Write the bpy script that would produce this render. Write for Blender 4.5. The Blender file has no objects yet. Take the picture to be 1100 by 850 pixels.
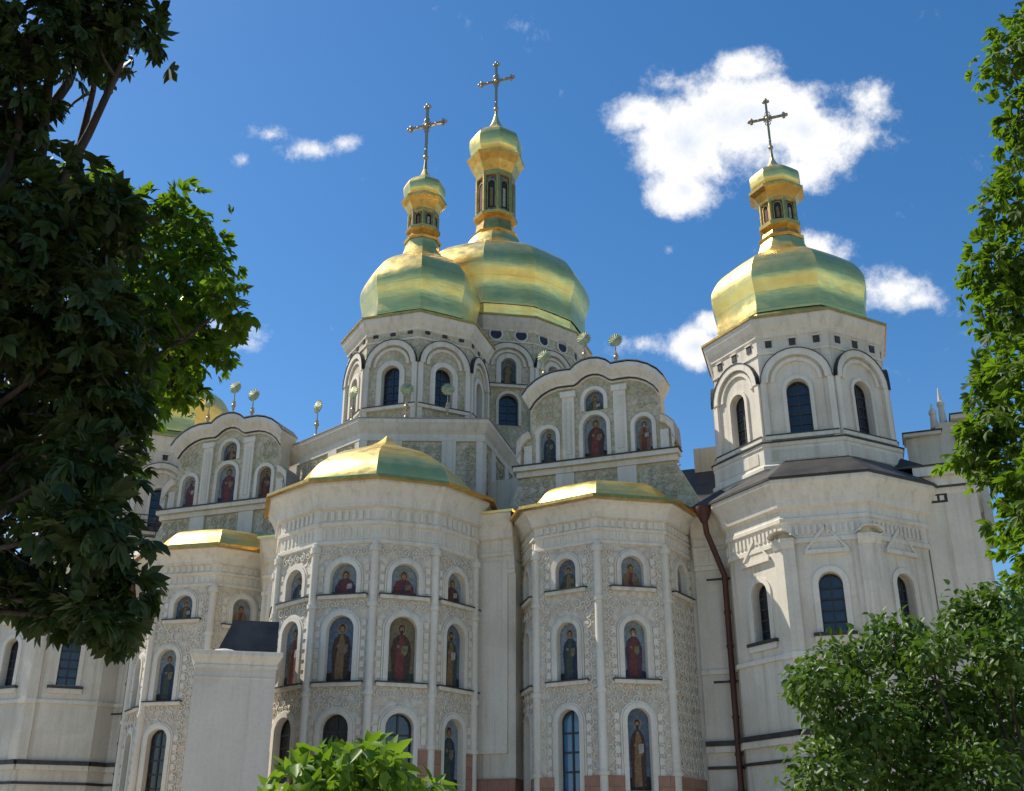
import bpy, math, random
import numpy as np
from mathutils import Vector, geometry
C = bpy.context.scene.collection
sc = bpy.context.scene
R = math.radians

# ------------------------------------------------------------------ camera
F_PX, PITCH, EYE = 1169.0, R(23.36), 1.7
cam_d = bpy.data.cameras.new('camera'); cam = bpy.data.objects.new('camera', cam_d); C.objects.link(cam)
cam_d.sensor_width = 36.0; cam_d.lens = 36.0 * F_PX / 1100.0; cam_d.clip_end = 6000
cam.location = (0, 0, EYE); cam.rotation_euler = (R(90) + PITCH, 0, 0)
sc.camera = cam

_c, _s = math.cos(PITCH), math.sin(PITCH)
def ray(x, y):                                   # photo pixel -> slopes X/Y, Z/Y from the camera
    u = (x - 550) / F_PX; v = (425 - y) / F_PX
    return u / (_c - v * _s), (_s + v * _c) / (_c - v * _s)
def at(x, y, Y):
    k, m = ray(x, y); return Vector((k * Y, Y, m * Y + EYE))

# ------------------------------------------------------------------ sun, sky, exposure
SUN_AZ, SUN_EL = 111.0, 52.0                      # degrees left of the viewing-back direction, elevation
sd = Vector((-math.sin(R(SUN_AZ)) * math.cos(R(SUN_EL)), -math.cos(R(SUN_AZ)) * math.cos(R(SUN_EL)), math.sin(R(SUN_EL))))
sl = bpy.data.lights.new('sun', 'SUN'); sl.energy = 5.0; sl.angle = R(0.53); sl.color = (1.0, 0.94, 0.84)
so = bpy.data.objects.new('sun', sl); C.objects.link(so)
so.rotation_euler = sd.to_track_quat('Z', 'Y').to_euler(); so.location = (-40, 20, 80)

sc.view_settings.view_transform = 'Standard'; sc.view_settings.look = 'None'
sc.view_settings.exposure = 0.15; sc.view_settings.gamma = 1.0
sc.render.engine = 'CYCLES'
sc.cycles.max_bounces = 8; sc.cycles.diffuse_bounces = 4; sc.cycles.glossy_bounces = 4
sc.cycles.transparent_max_bounces = 8; sc.cycles.caustics_reflective = False; sc.cycles.caustics_refractive = False

w = bpy.data.worlds.new('World'); sc.world = w; w.use_nodes = True
nt = w.node_tree; nt.nodes.clear()
def wn(t, **k):
    n = nt.nodes.new(t)
    for a, b in k.items(): setattr(n, a, b)
    return n
def wmath(op, a, b=None, c=None):
    n = wn('ShaderNodeMath', operation=op)
    for i, v in enumerate((a, b, c)):
        if v is None: continue
        if isinstance(v, (int, float)): n.inputs[i].default_value = v
        else: nt.links.new(v, n.inputs[i])
    return n.outputs[0]
sky = wn('ShaderNodeTexSky', sky_type='NISHITA'); sky.sun_disc = False
sky.sun_elevation = R(SUN_EL); sky.sun_rotation = math.atan2(sd.x, sd.y)
sky.air_density = 1.0; sky.dust_density = 0.35; sky.ozone_density = 1.2; sky.altitude = 200
geo = wn('ShaderNodeTexCoord')
sep = wn('ShaderNodeSeparateXYZ'); nt.links.new(geo.outputs['Generated'], sep.inputs[0])
yy = wmath('MAXIMUM', sep.outputs[1], 0.05)
gx = wmath('DIVIDE', sep.outputs[0], yy); gz = wmath('DIVIDE', sep.outputs[2], yy)
n1 = wn('ShaderNodeTexNoise'); n1.inputs['Scale'].default_value = 9; n1.inputs['Detail'].default_value = 10; n1.inputs['Roughness'].default_value = 0.66
n1.inputs['Distortion'].default_value = 0.35
nt.links.new(geo.outputs['Generated'], n1.inputs['Vector'])
n2 = wn('ShaderNodeTexNoise'); n2.inputs['Scale'].default_value = 34; n2.inputs['Detail'].default_value = 7; n2.inputs['Roughness'].default_value = 0.68
nt.links.new(geo.outputs['Generated'], n2.inputs['Vector'])
# cloud bodies: photo x, y, half width, half height, density
CL = [(800, 125, 110, 68, 1.0), (740, 150, 70, 70, .95), (862, 140, 68, 52, .9), (735, 205, 50, 32, .8), (690, 122, 50, 24, .8), (800, 72, 48, 26, .85),
      (860, 185, 40, 22, .7), (925, 105, 28, 24, .24), (928, 150, 28, 16, .22), (720, 90, 40, 18, .35),
      (748, 372, 38, 26, .95), (775, 350, 30, 20, .7), (880, 268, 34, 20, .5), (962, 312, 46, 24, .42), (985, 322, 26, 12, .34), (720, 268, 14, 10, .3),
      (335, 160, 44, 13, .36), (370, 154, 22, 14, .46), (290, 143, 24, 12, .32), (245, 362, 42, 26, .5), (262, 172, 12, 8, .28), (690, 370, 40, 14, .3), (130, 330, 60, 30, .4), (30, 570, 60, 40, .4)]
dens = None
for (cx, cy, rx, ry, dn) in CL:
    k, m = ray(cx, cy); v = (425 - cy) / F_PX; den = _c - v * _s
    hx = rx / (F_PX * den); hz = ry / (F_PX * den * den)
    dx = wmath('MULTIPLY', wmath('SUBTRACT', gx, k), 1 / hx); dz = wmath('MULTIPLY', wmath('SUBTRACT', gz, m), 1 / hz)
    r2 = wmath('ADD', wmath('MULTIPLY', dx, dx), wmath('MULTIPLY', dz, dz))
    g = wmath('MULTIPLY', wmath('MAXIMUM', wmath('SUBTRACT', 1.0, wmath('SQRT', r2)), -1.0), dn)
    dens = g if dens is None else wmath('SMOOTH_MAX', dens, g, 0.12)
nz = wmath('ADD', wmath('MULTIPLY', wmath('SUBTRACT', n1.outputs[0], 0.5), 2.2), wmath('MULTIPLY', wmath('SUBTRACT', n2.outputs[0], 0.5), 1.5))
tot = wmath('ADD', wmath('MULTIPLY', dens, 1.5), nz)
mr = wn('ShaderNodeMapRange', interpolation_type='SMOOTHSTEP'); nt.links.new(tot, mr.inputs[0])
mr.inputs[1].default_value = 0.0; mr.inputs[2].default_value = 0.85; mr.inputs[3].default_value = 0; mr.inputs[4].default_value = 1
front = wmath('GREATER_THAN', sep.outputs[1], 0.1)
mask = wmath('MULTIPLY', mr.outputs[0], front)
thick = wn('ShaderNodeMapRange'); nt.links.new(wmath('SUBTRACT', tot, wmath('MULTIPLY', n1.outputs[0], 0.9)), thick.inputs[0])
thick.inputs[1].default_value = -0.1; thick.inputs[2].default_value = 1.25
crp = wn('ShaderNodeValToRGB'); nt.links.new(thick.outputs[0], crp.inputs[0])
crp.color_ramp.elements[0].color = (1, 1, 1, 1); crp.color_ramp.elements[1].color = (.66, .73, .85, 1)
crp.color_ramp.elements[0].position = .35
b1 = wn('ShaderNodeBackground'); b2 = wn('ShaderNodeBackground')
hs = wn('ShaderNodeHueSaturation'); hs.inputs['Saturation'].default_value = 1.34
nt.links.new(sky.outputs[0], hs.inputs['Color']); nt.links.new(hs.outputs[0], b1.inputs[0]); b1.inputs[1].default_value = 0.136
nt.links.new(crp.outputs[0], b2.inputs[0]); b2.inputs[1].default_value = 0.98
mx = wn('ShaderNodeMixShader'); nt.links.new(mask, mx.inputs[0]); nt.links.new(b1.outputs[0], mx.inputs[1]); nt.links.new(b2.outputs[0], mx.inputs[2])
ow = wn('ShaderNodeOutputWorld'); nt.links.new(mx.outputs[0], ow.inputs[0])

# ------------------------------------------------------------------ materials
MATS = {}
class M:
    def __init__(s, name):
        s.m = bpy.data.materials.new(name); s.m.use_nodes = True; s.t = s.m.node_tree
        s.b = s.t.nodes['Principled BSDF']; MATS[name] = s.m
        s.co = s.n('ShaderNodeTexCoord')
    def n(s, t, **k):
        x = s.t.nodes.new(t)
        for a, b in k.items(): setattr(x, a, b)
        return x
    def l(s, a, b): s.t.links.new(a, b)
    def noise(s, scale, detail=5, rough=.55, sc3=None, dist=0):
        x = s.n('ShaderNodeTexNoise'); x.inputs['Scale'].default_value = scale; x.inputs['Detail'].default_value = detail
        x.inputs['Roughness'].default_value = rough; x.inputs['Distortion'].default_value = dist
        if sc3:
            mp = s.n('ShaderNodeMapping'); mp.inputs['Scale'].default_value = sc3
            s.l(s.co.outputs['Object'], mp.inputs[0]); s.l(mp.outputs[0], x.inputs['Vector'])
        else: s.l(s.co.outputs['Object'], x.inputs['Vector'])
        return x.outputs[0]
    def ramp(s, fac, stops):
        r = s.n('ShaderNodeValToRGB'); s.l(fac, r.inputs[0]); e = r.color_ramp.elements
        while len(e) < len(stops): e.new(.5)
        for i, (p, c) in enumerate(stops):
            e[i].position = p; e[i].color = (*c, 1) if len(c) == 3 else c
        return r.outputs[0]
    def mix(s, fac, a, b, mode='MIX'):
        x = s.n('ShaderNodeMix', data_type='RGBA', blend_type=mode)
        for i, v in ((0, fac), (6, a), (7, b)):
            if isinstance(v, (int, float)): x.inputs[i].default_value = v
            elif isinstance(v, tuple): x.inputs[i].default_value = (*v, 1)
            else: s.l(v, x.inputs[i])
        return x.outputs[2]
    def math(s, op, a, b=0.0):
        x = s.n('ShaderNodeMath', operation=op)
        for i, v in ((0, a), (1, b)):
            if isinstance(v, (int, float)): x.inputs[i].default_value = v
            else: s.l(v, x.inputs[i])
        return x.outputs[0]
    def col(s, c):
        if isinstance(c, tuple): s.b.inputs['Base Color'].default_value = (*c, 1)
        else: s.l(c, s.b.inputs['Base Color'])
    def set(s, rough=.6, metal=0, spec=.4):
        s.b.inputs['Roughness'].default_value = rough; s.b.inputs['Metallic'].default_value = metal
        s.b.inputs['Specular IOR Level'].default_value = spec
    def bump(s, h, strength=.3, dist=.05):
        x = s.n('ShaderNodeBump'); x.inputs['Strength'].default_value = strength; x.inputs['Distance'].default_value = dist
        s.l(h, x.inputs['Height']); s.l(x.outputs[0], s.b.inputs['Normal'])

def plaster(name, base, stain, streak=.5):
    m = M(name); m.set(.85, 0, .2)
    a = m.ramp(m.noise(.35, 6, .6), [(.35, stain), (.62, base)])
    st = m.ramp(m.noise(1.0, 6, .65, (3.4, 3.4, .14)), [(.33, (.58, .55, .49)), (.46, (.9, .89, .87)), (.6, (1, 1, 1))])
    c = m.mix(streak, a, st, 'MULTIPLY')
    vo = m.n('ShaderNodeTexVoronoi'); vo.inputs['Scale'].default_value = .55; vo.inputs['Randomness'].default_value = 1
    m.l(m.co.outputs['Object'], vo.inputs['Vector'])                # old repair patches
    sp = m.n('ShaderNodeSeparateColor'); m.l(vo.outputs['Color'], sp.inputs[0])
    c = m.mix(.5, c, m.ramp(sp.outputs[0], [(.0, (.88, .87, .84)), (.35, (1, 1, 1)), (.8, (1, .99, .97)), (1, (1.06, 1.05, 1.03))]), 'MULTIPLY')
    c = m.mix(.4, c, m.ramp(m.noise(9, 5, .65), [(.3, (.78, .77, .74)), (.6, (1, 1, 1))]), 'MULTIPLY')
    m.col(c); m.bump(m.math('ADD', m.noise(14, 4), m.noise(2.5, 3)), .2, .03)
    return m
plaster('plaster', (.76, .69, .57), (.63, .57, .46), .62)
plaster('plaster_trim', (.80, .74, .63), (.70, .64, .53), .45)
plaster('plaster_annexe', (.72, .65, .55), (.66, .59, .50), .3)

m = M('stucco_relief'); m.set(.85, 0, .2)         # carved vine relief, once painted
def scroll(m, sc_):
    d = m.n('ShaderNodeTexNoise'); d.inputs['Scale'].default_value = sc_ * .9; d.inputs['Detail'].default_value = 2; m.l(m.co.outputs['Object'], d.inputs['Vector'])
    va = m.n('ShaderNodeVectorMath', operation='MULTIPLY_ADD'); m.l(d.outputs['Color'], va.inputs[0]); va.inputs[1].default_value = (.9 / sc_,) * 3; m.l(m.co.outputs['Object'], va.inputs[2])
    v1 = m.n('ShaderNodeTexVoronoi', feature='DISTANCE_TO_EDGE'); v1.inputs['Scale'].default_value = sc_; m.l(va.outputs[0], v1.inputs['Vector'])
    v2 = m.n('ShaderNodeTexVoronoi', feature='SMOOTH_F1'); v2.inputs['Scale'].default_value = sc_ * 2.1; m.l(va.outputs[0], v2.inputs['Vector'])
    return m.math('ADD', m.math('MULTIPLY', v1.outputs['Distance'], 1.5), m.math('MULTIPLY', v2.outputs['Distance'], .55))
hgt = scroll(m, 2.3)
base = m.ramp(hgt, [(.2, (.56, .50, .40)), (.45, (.65, .59, .49)), (.7, (.70, .64, .53))])
tint = m.ramp(m.noise(1.7, 3, .6), [(.32, (.86, .92, .84)), (.45, (1, 1, 1)), (.56, (1, .95, .90)), (.68, (1.0, .84, .80))])
m.col(m.mix(.5, m.mix(.7, base, tint, 'MULTIPLY'), m.ramp(m.noise(1, 5, .6, (2, 2, .2)), [(.35, (.75, .74, .72)), (.6, (1, 1, 1))]), 'MULTIPLY'))
m.bump(hgt, .7, .1)

m = M('fresco_ornament'); m.set(.8, 0, .25)       # painted scrollwork on the upper walls
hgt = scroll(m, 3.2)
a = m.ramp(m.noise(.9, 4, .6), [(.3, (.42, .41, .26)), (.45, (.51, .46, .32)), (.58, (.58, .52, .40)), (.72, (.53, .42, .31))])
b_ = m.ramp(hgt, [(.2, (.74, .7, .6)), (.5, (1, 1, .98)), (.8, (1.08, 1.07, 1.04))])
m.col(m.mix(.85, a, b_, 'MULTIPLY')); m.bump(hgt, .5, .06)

m = M('gilding'); m.set(.2, .95, .5)
m.col(m.mix(.3, m.ramp(m.noise(.5, 4, .6), [(.3, (.97, .70, .21)), (.7, (1.0, .78, .28))]), m.ramp(m.noise(1, 5, .65, (2.2, 2.2, .5)), [(.3, (.72, .68, .6)), (.6, (1, 1, 1))]), 'MULTIPLY'))
rr = m.ramp(m.noise(1.3, 5, .6), [(.3, (.27, .27, .27)), (.7, (.43, .43, .43))]); m.l(rr, m.b.inputs['Roughness'])
sw = m.n('ShaderNodeTexWave', wave_type='BANDS', bands_direction='Z', wave_profile='SAW'); sw.inputs['Scale'].default_value = .36; sw.inputs['Distortion'].default_value = .15
m.l(m.co.outputs['Object'], sw.inputs['Vector'])
seam = m.ramp(sw.outputs['Fac'], [(0, (.66, .62, .5)), (.05, (1, 1, 1))])          # joints between the gilded sheets
m.col(m.mix(1.0, m.b.inputs['Base Color'].links[0].from_socket, seam, 'MULTIPLY'))
m.bump(m.math('ADD', m.noise(.8, 2, .5, (1, 1, 2.2)), m.math('MULTIPLY', m.noise(4.5, 2), .08)), .34, .1)
m = M('old_gilding'); m.set(.34, 1, .5); m.col(m.ramp(m.noise(2.5, 4), [(.3, (.55, .33, .09)), (.7, (.80, .50, .14))])); m.bump(m.noise(6, 3), .3, .04)
m = M('cross_gilding'); m.set(.45, .9, .5); m.col((.42, .33, .20))
m = M('zinc'); m.set(.6, .2, .3); m.col(m.ramp(m.noise(2, 4), [(.3, (.26, .26, .25)), (.7, (.38, .37, .35))]))
m = M('relief'); m.set(.85, 0, .2); m.col(m.ramp(m.noise(2.2, 3), [(.3, (.70, .63, .51)), (.7, (.80, .74, .62))]))
m = M('relief_painted'); m.set(.85, 0, .2); m.col(m.ramp(m.noise(1.3, 3), [(.3, (.34, .36, .22)), (.5, (.55, .50, .38)), (.7, (.50, .36, .28))]))
m = M('dark_sheet_roof'); m.set(.55, .2, .4)
m.col(m.ramp(m.noise(1.2, 5), [(.3, (.035, .032, .03)), (.7, (.085, .075, .065))]))
m = M('lead_ledge'); m.set(.5, .2, .4); m.col(m.ramp(m.noise(4, 4), [(.3, (.03, .028, .026)), (.7, (.07, .062, .055))]))
m = M('glass'); m.set(.06, 0, .7); m.col(m.ramp(m.noise(.8, 2), [(.4, (.012, .014, .02)), (.6, (.025, .03, .04))]))
m.bump(m.noise(1.4, 2), .12, .05)
m = M('blue_glass'); m.set(.08, 0, .7); m.col(m.ramp(m.noise(.9, 2), [(.4, (.02, .07, .13)), (.6, (.05, .16, .28))])); m.bump(m.noise(1.4, 2), .1, .05)
m = M('window_bars'); m.set(.5, .1, .4); m.col((.04, .042, .045))
m = M('drain_paint'); m.set(.5, .1, .4); m.col(m.ramp(m.noise(1, 5, .6, (3, 3, .4)), [(.3, (.05, .02, .014)), (.7, (.105, .036, .026))]))
m = M('socle_stone'); m.set(.8, 0, .25)
br = m.n('ShaderNodeTexBrick'); br.inputs['Scale'].default_value = 1.0; br.inputs['Mortar Size'].default_value = .012
br.inputs['Brick Width'].default_value = .9; br.inputs['Row Height'].default_value = .45
br.inputs['Color1'].default_value = (.42, .24, .16, 1); br.inputs['Color2'].default_value = (.36, .20, .135, 1); br.inputs['Mortar'].default_value = (.2, .14, .11, 1)
mp = m.n('ShaderNodeMapping'); mp.inputs['Rotation'].default_value = (R(90), 0, 0); m.l(m.co.outputs['Object'], mp.inputs[0]); m.l(mp.outputs[0], br.inputs['Vector'])
m.col(m.mix(.5, br.outputs[0], m.ramp(m.noise(2.5, 5), [(.3, (.6, .55, .5)), (.7, (1.1, 1.05, 1))]), 'MULTIPLY')); m.bump(m.noise(9, 4), .3, .03)

def paint(name, c, rough=.7):                     # mosaic colours with a mottled tessera grain
    g_ = sum(c) / 3; c = tuple(.8 * (.75 * x + .25 * g_) for x in c)
    m = M(name); m.set(rough, 0, .3)
    d = tuple(x * .55 for x in c); l_ = tuple(min(1, x * 1.5) for x in c)
    m.col(m.ramp(m.noise(9, 4, .7), [(.28, d), (.5, c), (.74, l_)])); return m
for nm, c in dict(ic_blue=(.12, .17, .25), ic_sky=(.24, .30, .33), ic_gold=(.24, .19, .09), ic_ochre=(.30, .16, .05), ic_red=(.22, .045, .03), ic_brown=(.10, .05, .03),
                  ic_green=(.07, .10, .06), ic_navy=(.035, .05, .10), ic_plum=(.12, .05, .07), ic_skin=(.34, .19, .11), ic_halo=(.34, .24, .08), ic_white=(.45, .42, .36),
                  ic_dark=(.035, .032, .025), ic_hair=(.06, .035, .02)).items(): paint(nm, c)

def leafmat(name, c0, c1, trans, tc, rough=.42):
    m = M(name); m.set(rough, 0, .3)
    g = m.n('ShaderNodeNewGeometry'); col = m.ramp(g.outputs['Random Per Island'], [(0, c0), (1, c1)])
    col = m.mix(.5, col, m.ramp(m.noise(.8, 3), [(.3, (.7, .75, .7)), (.7, (1.15, 1.1, 1))]), 'MULTIPLY')
    m.col(col)
    tr = m.n('ShaderNodeBsdfTranslucent'); m.l(m.mix(1.0, col, tc, 'MULTIPLY'), tr.inputs[0])
    mx = m.n('ShaderNodeMixShader'); mx.inputs[0].default_value = trans
    m.l(m.b.outputs[0], mx.inputs[1]); m.l(tr.outputs[0], mx.inputs[2]); m.l(mx.outputs[0], m.t.nodes['Material Output'].inputs[0])
leafmat('shaded_chestnut_leaf', (.026, .044, .012), (.050, .078, .018), .18, (1.5, 1.7, .6), .55)  # base colour darkened to stand in for the near crown's shade
leafmat('sunlit_leaf', (.075, .125, .012), (.12, .185, .022), .55, (1.6, 1.8, .5), .5)  # brighter leaf copy, the sunlit look is put into the base colour
leafmat('lilac_leaf', (.058, .112, .018), (.105, .165, .030), .32, (1.5, 1.7, .6), .42)
leafmat('young_leaf', (.12, .21, .022), (.19, .29, .04), .40, (1.4, 1.5, .6), .4)
m = M('bark'); m.set(.9, 0, .2); m.col(m.ramp(m.noise(3, 6, .65, (3, 3, .7)), [(.3, (.03, .022, .016)), (.7, (.10, .078, .06))])); m.bump(m.noise(5, 6, .6, (3, 3, .6)), .8, .05)
m = M('ground'); m.set(.9, 0, .2); m.col(m.ramp(m.noise(.08, 6), [(.35, (.06, .09, .03)), (.5, (.26, .22, .17)), (.65, (.34, .30, .24))]))
m = M('paving'); m.set(.85, 0, .25); m.col(m.ramp(m.noise(.9, 5), [(.3, (.36, .31, .25)), (.7, (.47, .42, .34))]))

# ------------------------------------------------------------------ mesh kit
def tag(o, label=None, cat=None, group=None, kind=None):
    for k, v in (('label', label), ('category', cat), ('group', group), ('kind', kind)):
        if v: o[k] = v
    return o
def empty(name, loc=(0, 0, 0)):
    o = bpy.data.objects.new(name, None); C.objects.link(o); o.location = loc; return o
class MB:
    def __init__(s): s.v = []; s.f = []; s.m = []; s.sm = []; s.mats = []
    def mi(s, m):
        if m not in s.mats: s.mats.append(m)
        return s.mats.index(m)
    def add(s, pts, faces, m, smooth=False):
        o = len(s.v); s.v += [tuple(p) for p in pts]; i = s.mi(m)
        for f in faces: s.f.append([o + k for k in f]); s.m.append(i); s.sm.append(smooth)
    def quad(s, a, b, c, d, m, smooth=False): s.add([a, b, c, d], [(0, 1, 2, 3)], m, smooth)
    def tube(s, pts, r, m, n=8, cap=True):
        pts = [Vector(p) for p in pts]; rs = r if isinstance(r, (list, tuple)) else [r] * len(pts); rings = []
        for i, p in enumerate(pts):
            d = (pts[min(i + 1, len(pts) - 1)] - pts[max(i - 1, 0)]).normalized()
            a = d.orthogonal().normalized() if i == 0 else (a - d * a.dot(d)).normalized()
            b = d.cross(a)
            rings.append([p + (a * math.cos(2 * math.pi * k / n) + b * math.sin(2 * math.pi * k / n)) * rs[i] for k in range(n)])
        fs = [(i * n + k, i * n + (k + 1) % n, (i + 1) * n + (k + 1) % n, (i + 1) * n + k) for i in range(len(pts) - 1) for k in range(n)]
        s.add([q for g in rings for q in g], fs, m, True)
        if cap:
            s.add(rings[-1], [tuple(range(n))], m); s.add(rings[0][::-1], [tuple(range(n))], m)
    def ball(s, c, r, m, nu=10, nv=6, sz=1.0):
        P = [(c[0] + r * math.sin(math.pi * j / nv) * math.cos(2 * math.pi * i / nu), c[1] + r * math.sin(math.pi * j / nv) * math.sin(2 * math.pi * i / nu), c[2] + sz * r * math.cos(math.pi * j / nv)) for j in range(nv + 1) for i in range(nu)]
        s.add(P, [(j * nu + i, (j + 1) * nu + i, (j + 1) * nu + (i + 1) % nu, j * nu + (i + 1) % nu) for j in range(nv) for i in range(nu)], m, True)
    def build(s, name, parent=None):
        me = bpy.data.meshes.new(name); me.from_pydata(s.v, [], s.f)
        for k in s.mats: me.materials.append(MATS[k])
        me.polygons.foreach_set('material_index', s.m); me.polygons.foreach_set('use_smooth', s.sm); me.update()
        o = bpy.data.objects.new(name, me); C.objects.link(o)
        if parent: o.parent = parent
        return o

class Fr:                                          # wall frame: s along the wall to the right, z up, d outward
    def __init__(f, p0, p1):
        f.o = Vector((p0[0], p0[1])); e = Vector((p1[0], p1[1])) - f.o; f.L = e.length; f.s = e / f.L; f.n = Vector((f.s.y, -f.s.x))
    def P(f, s, z, d=0.0):
        q = f.o + f.s * s + f.n * d; return (q.x, q.y, z)
def fbox(mb, fr, s0, s1, z0, z1, d0, d1, m):
    P = [fr.P(s, z, d) for d in (d0, d1) for z in (z0, z1) for s in (s0, s1)]
    mb.add(P, [(0, 2, 3, 1), (4, 5, 7, 6), (0, 4, 6, 2), (1, 3, 7, 5), (2, 6, 7, 3), (0, 1, 5, 4)], m)
def fprism(mb, fr, pts, d0, d1, m, mside=None):    # polygon in the wall plane with thickness
    n = len(pts); A = [fr.P(s, z, d1) for s, z in pts]; B = [fr.P(s, z, d0) for s, z in pts]
    tr = geometry.tessellate_polygon([[Vector((s, z, 0)) for s, z in pts]])
    mb.add(A, [tuple(t) for t in tr], m); mb.add(B, [tuple(t) for t in tr], m)
    mb.add(A + B, [(i, (i + 1) % n, n + (i + 1) % n, n + i) for i in range(n)], mside or m)
def arch(s, z, w_, h, n=12):                       # arched outline: sill centre s, z
    r = w_ / 2; pts = [(s - r, z), (s + r, z)]
    for i in range(n + 1):
        t = math.pi * i / n; pts.append((s + r * math.cos(t), z + h - r + r * math.sin(t)))
    return pts
def panel(mb, fr, outer, holes, m, depth=.3, mj='plaster_trim', d=0.0):
    loops = [outer] + holes; flat = [p for l in loops for p in l]
    tr = geometry.tessellate_polygon([[Vector((s, z, 0)) for s, z in l] for l in loops])
    mb.add([fr.P(s, z, d) for s, z in flat], [tuple(t) for t in tr], m)
    for h in holes:
        n = len(h); mb.add([fr.P(s, z, d) for s, z in h] + [fr.P(s, z, d - depth) for s, z in h], [(i, (i + 1) % n, n + (i + 1) % n, n + i) for i in range(n)], mj)
def surround(mb, fr, s, z, w_, h, t, proud, m='plaster_trim', bottom=True, inner_gap=0.0):   # raised arched band
    a = arch(s, z, w_, h); b = arch(s, z, w_ + 2 * t, h + t)
    a = a[1:] + [a[0]]; b = b[1:] + [b[0]]; n = len(a)
    A = [fr.P(*p, proud) for p in a]; B = [fr.P(*p, proud) for p in b]; A0 = [fr.P(*p, -.02) for p in a]; B0 = [fr.P(*p, -.02) for p in b]
    mb.add(A + B + A0 + B0, [(i, n + i, n + i + 1, i + 1) for i in range(n - 1)] + [(n + i, 3 * n + i, 3 * n + i + 1, n + i + 1) for i in range(n - 1)] + [(i, i + 1, 2 * n + i + 1, 2 * n + i) for i in range(n - 1)], m)
    mb.add([A[0], B[0], A0[0], B0[0], A[-1], B[-1], A0[-1], B0[-1]], [(0, 1, 3, 2), (4, 5, 7, 6)], m)
def hood(mb, fr, s, z, r, t, proud, m, n=14, t0=0, t1=math.pi):   # semicircular moulding
    A = []
    for i in range(n + 1):
        a = t0 + (t1 - t0) * i / n
        for rr, d in ((r, -.02), (r, proud), (r + t, proud), (r + t, -.02)): A.append(fr.P(s + rr * math.cos(a), z + rr * math.sin(a), d))
    mb.add(A, [(i * 4 + k, i * 4 + k + 1, i * 4 + 5 + k, i * 4 + 4 + k) for i in range(n) for k in range(3)], m)
    mb.add(A, [(0, 1, 2, 3), (n * 4, n * 4 + 1, n * 4 + 2, n * 4 + 3)], m)
def window(fr, s, z, w_, h, d, parent, glass='glass', bars=(2, 5)):
    mb = MB(); mb.add([fr.P(*p, d) for p in arch(s, z, w_, h)], [tuple(range(15))], glass)
    r = w_ / 2; t = .035
    surround_in = arch(s, z, w_ - .1, h - .05); out = arch(s, z, w_, h); n = len(out)
    mb.add([fr.P(*p, d + .05) for p in out] + [fr.P(*p, d + .05) for p in surround_in] + [fr.P(*p, d) for p in surround_in],
           [(i, (i + 1) % n, n + (i + 1) % n, n + i) for i in range(n)] + [(n + i, n + (i + 1) % n, 2 * n + (i + 1) % n, 2 * n + i) for i in range(n)], 'window_bars')
    for i in range(1, bars[0]):
        x = s - r + w_ * i / bars[0]; top = z + h - r + math.sqrt(max(0, r * r - (x - s) ** 2))
        fbox(mb, fr, x - t, x + t, z, top, d + .005, d + .05, 'window_bars')
    for i in range(1, bars[1]):
        q = z + (h - r * .3) * i / bars[1]; dz = max(0, q - (z + h - r)); hw = math.sqrt(max(.01, r * r - dz * dz))
        fbox(mb, fr, s - hw, s + hw, q - t, q + t, d + .006, d + .045, 'window_bars')
    return mb.build('window', parent)
rnd = random.Random(7)
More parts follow.
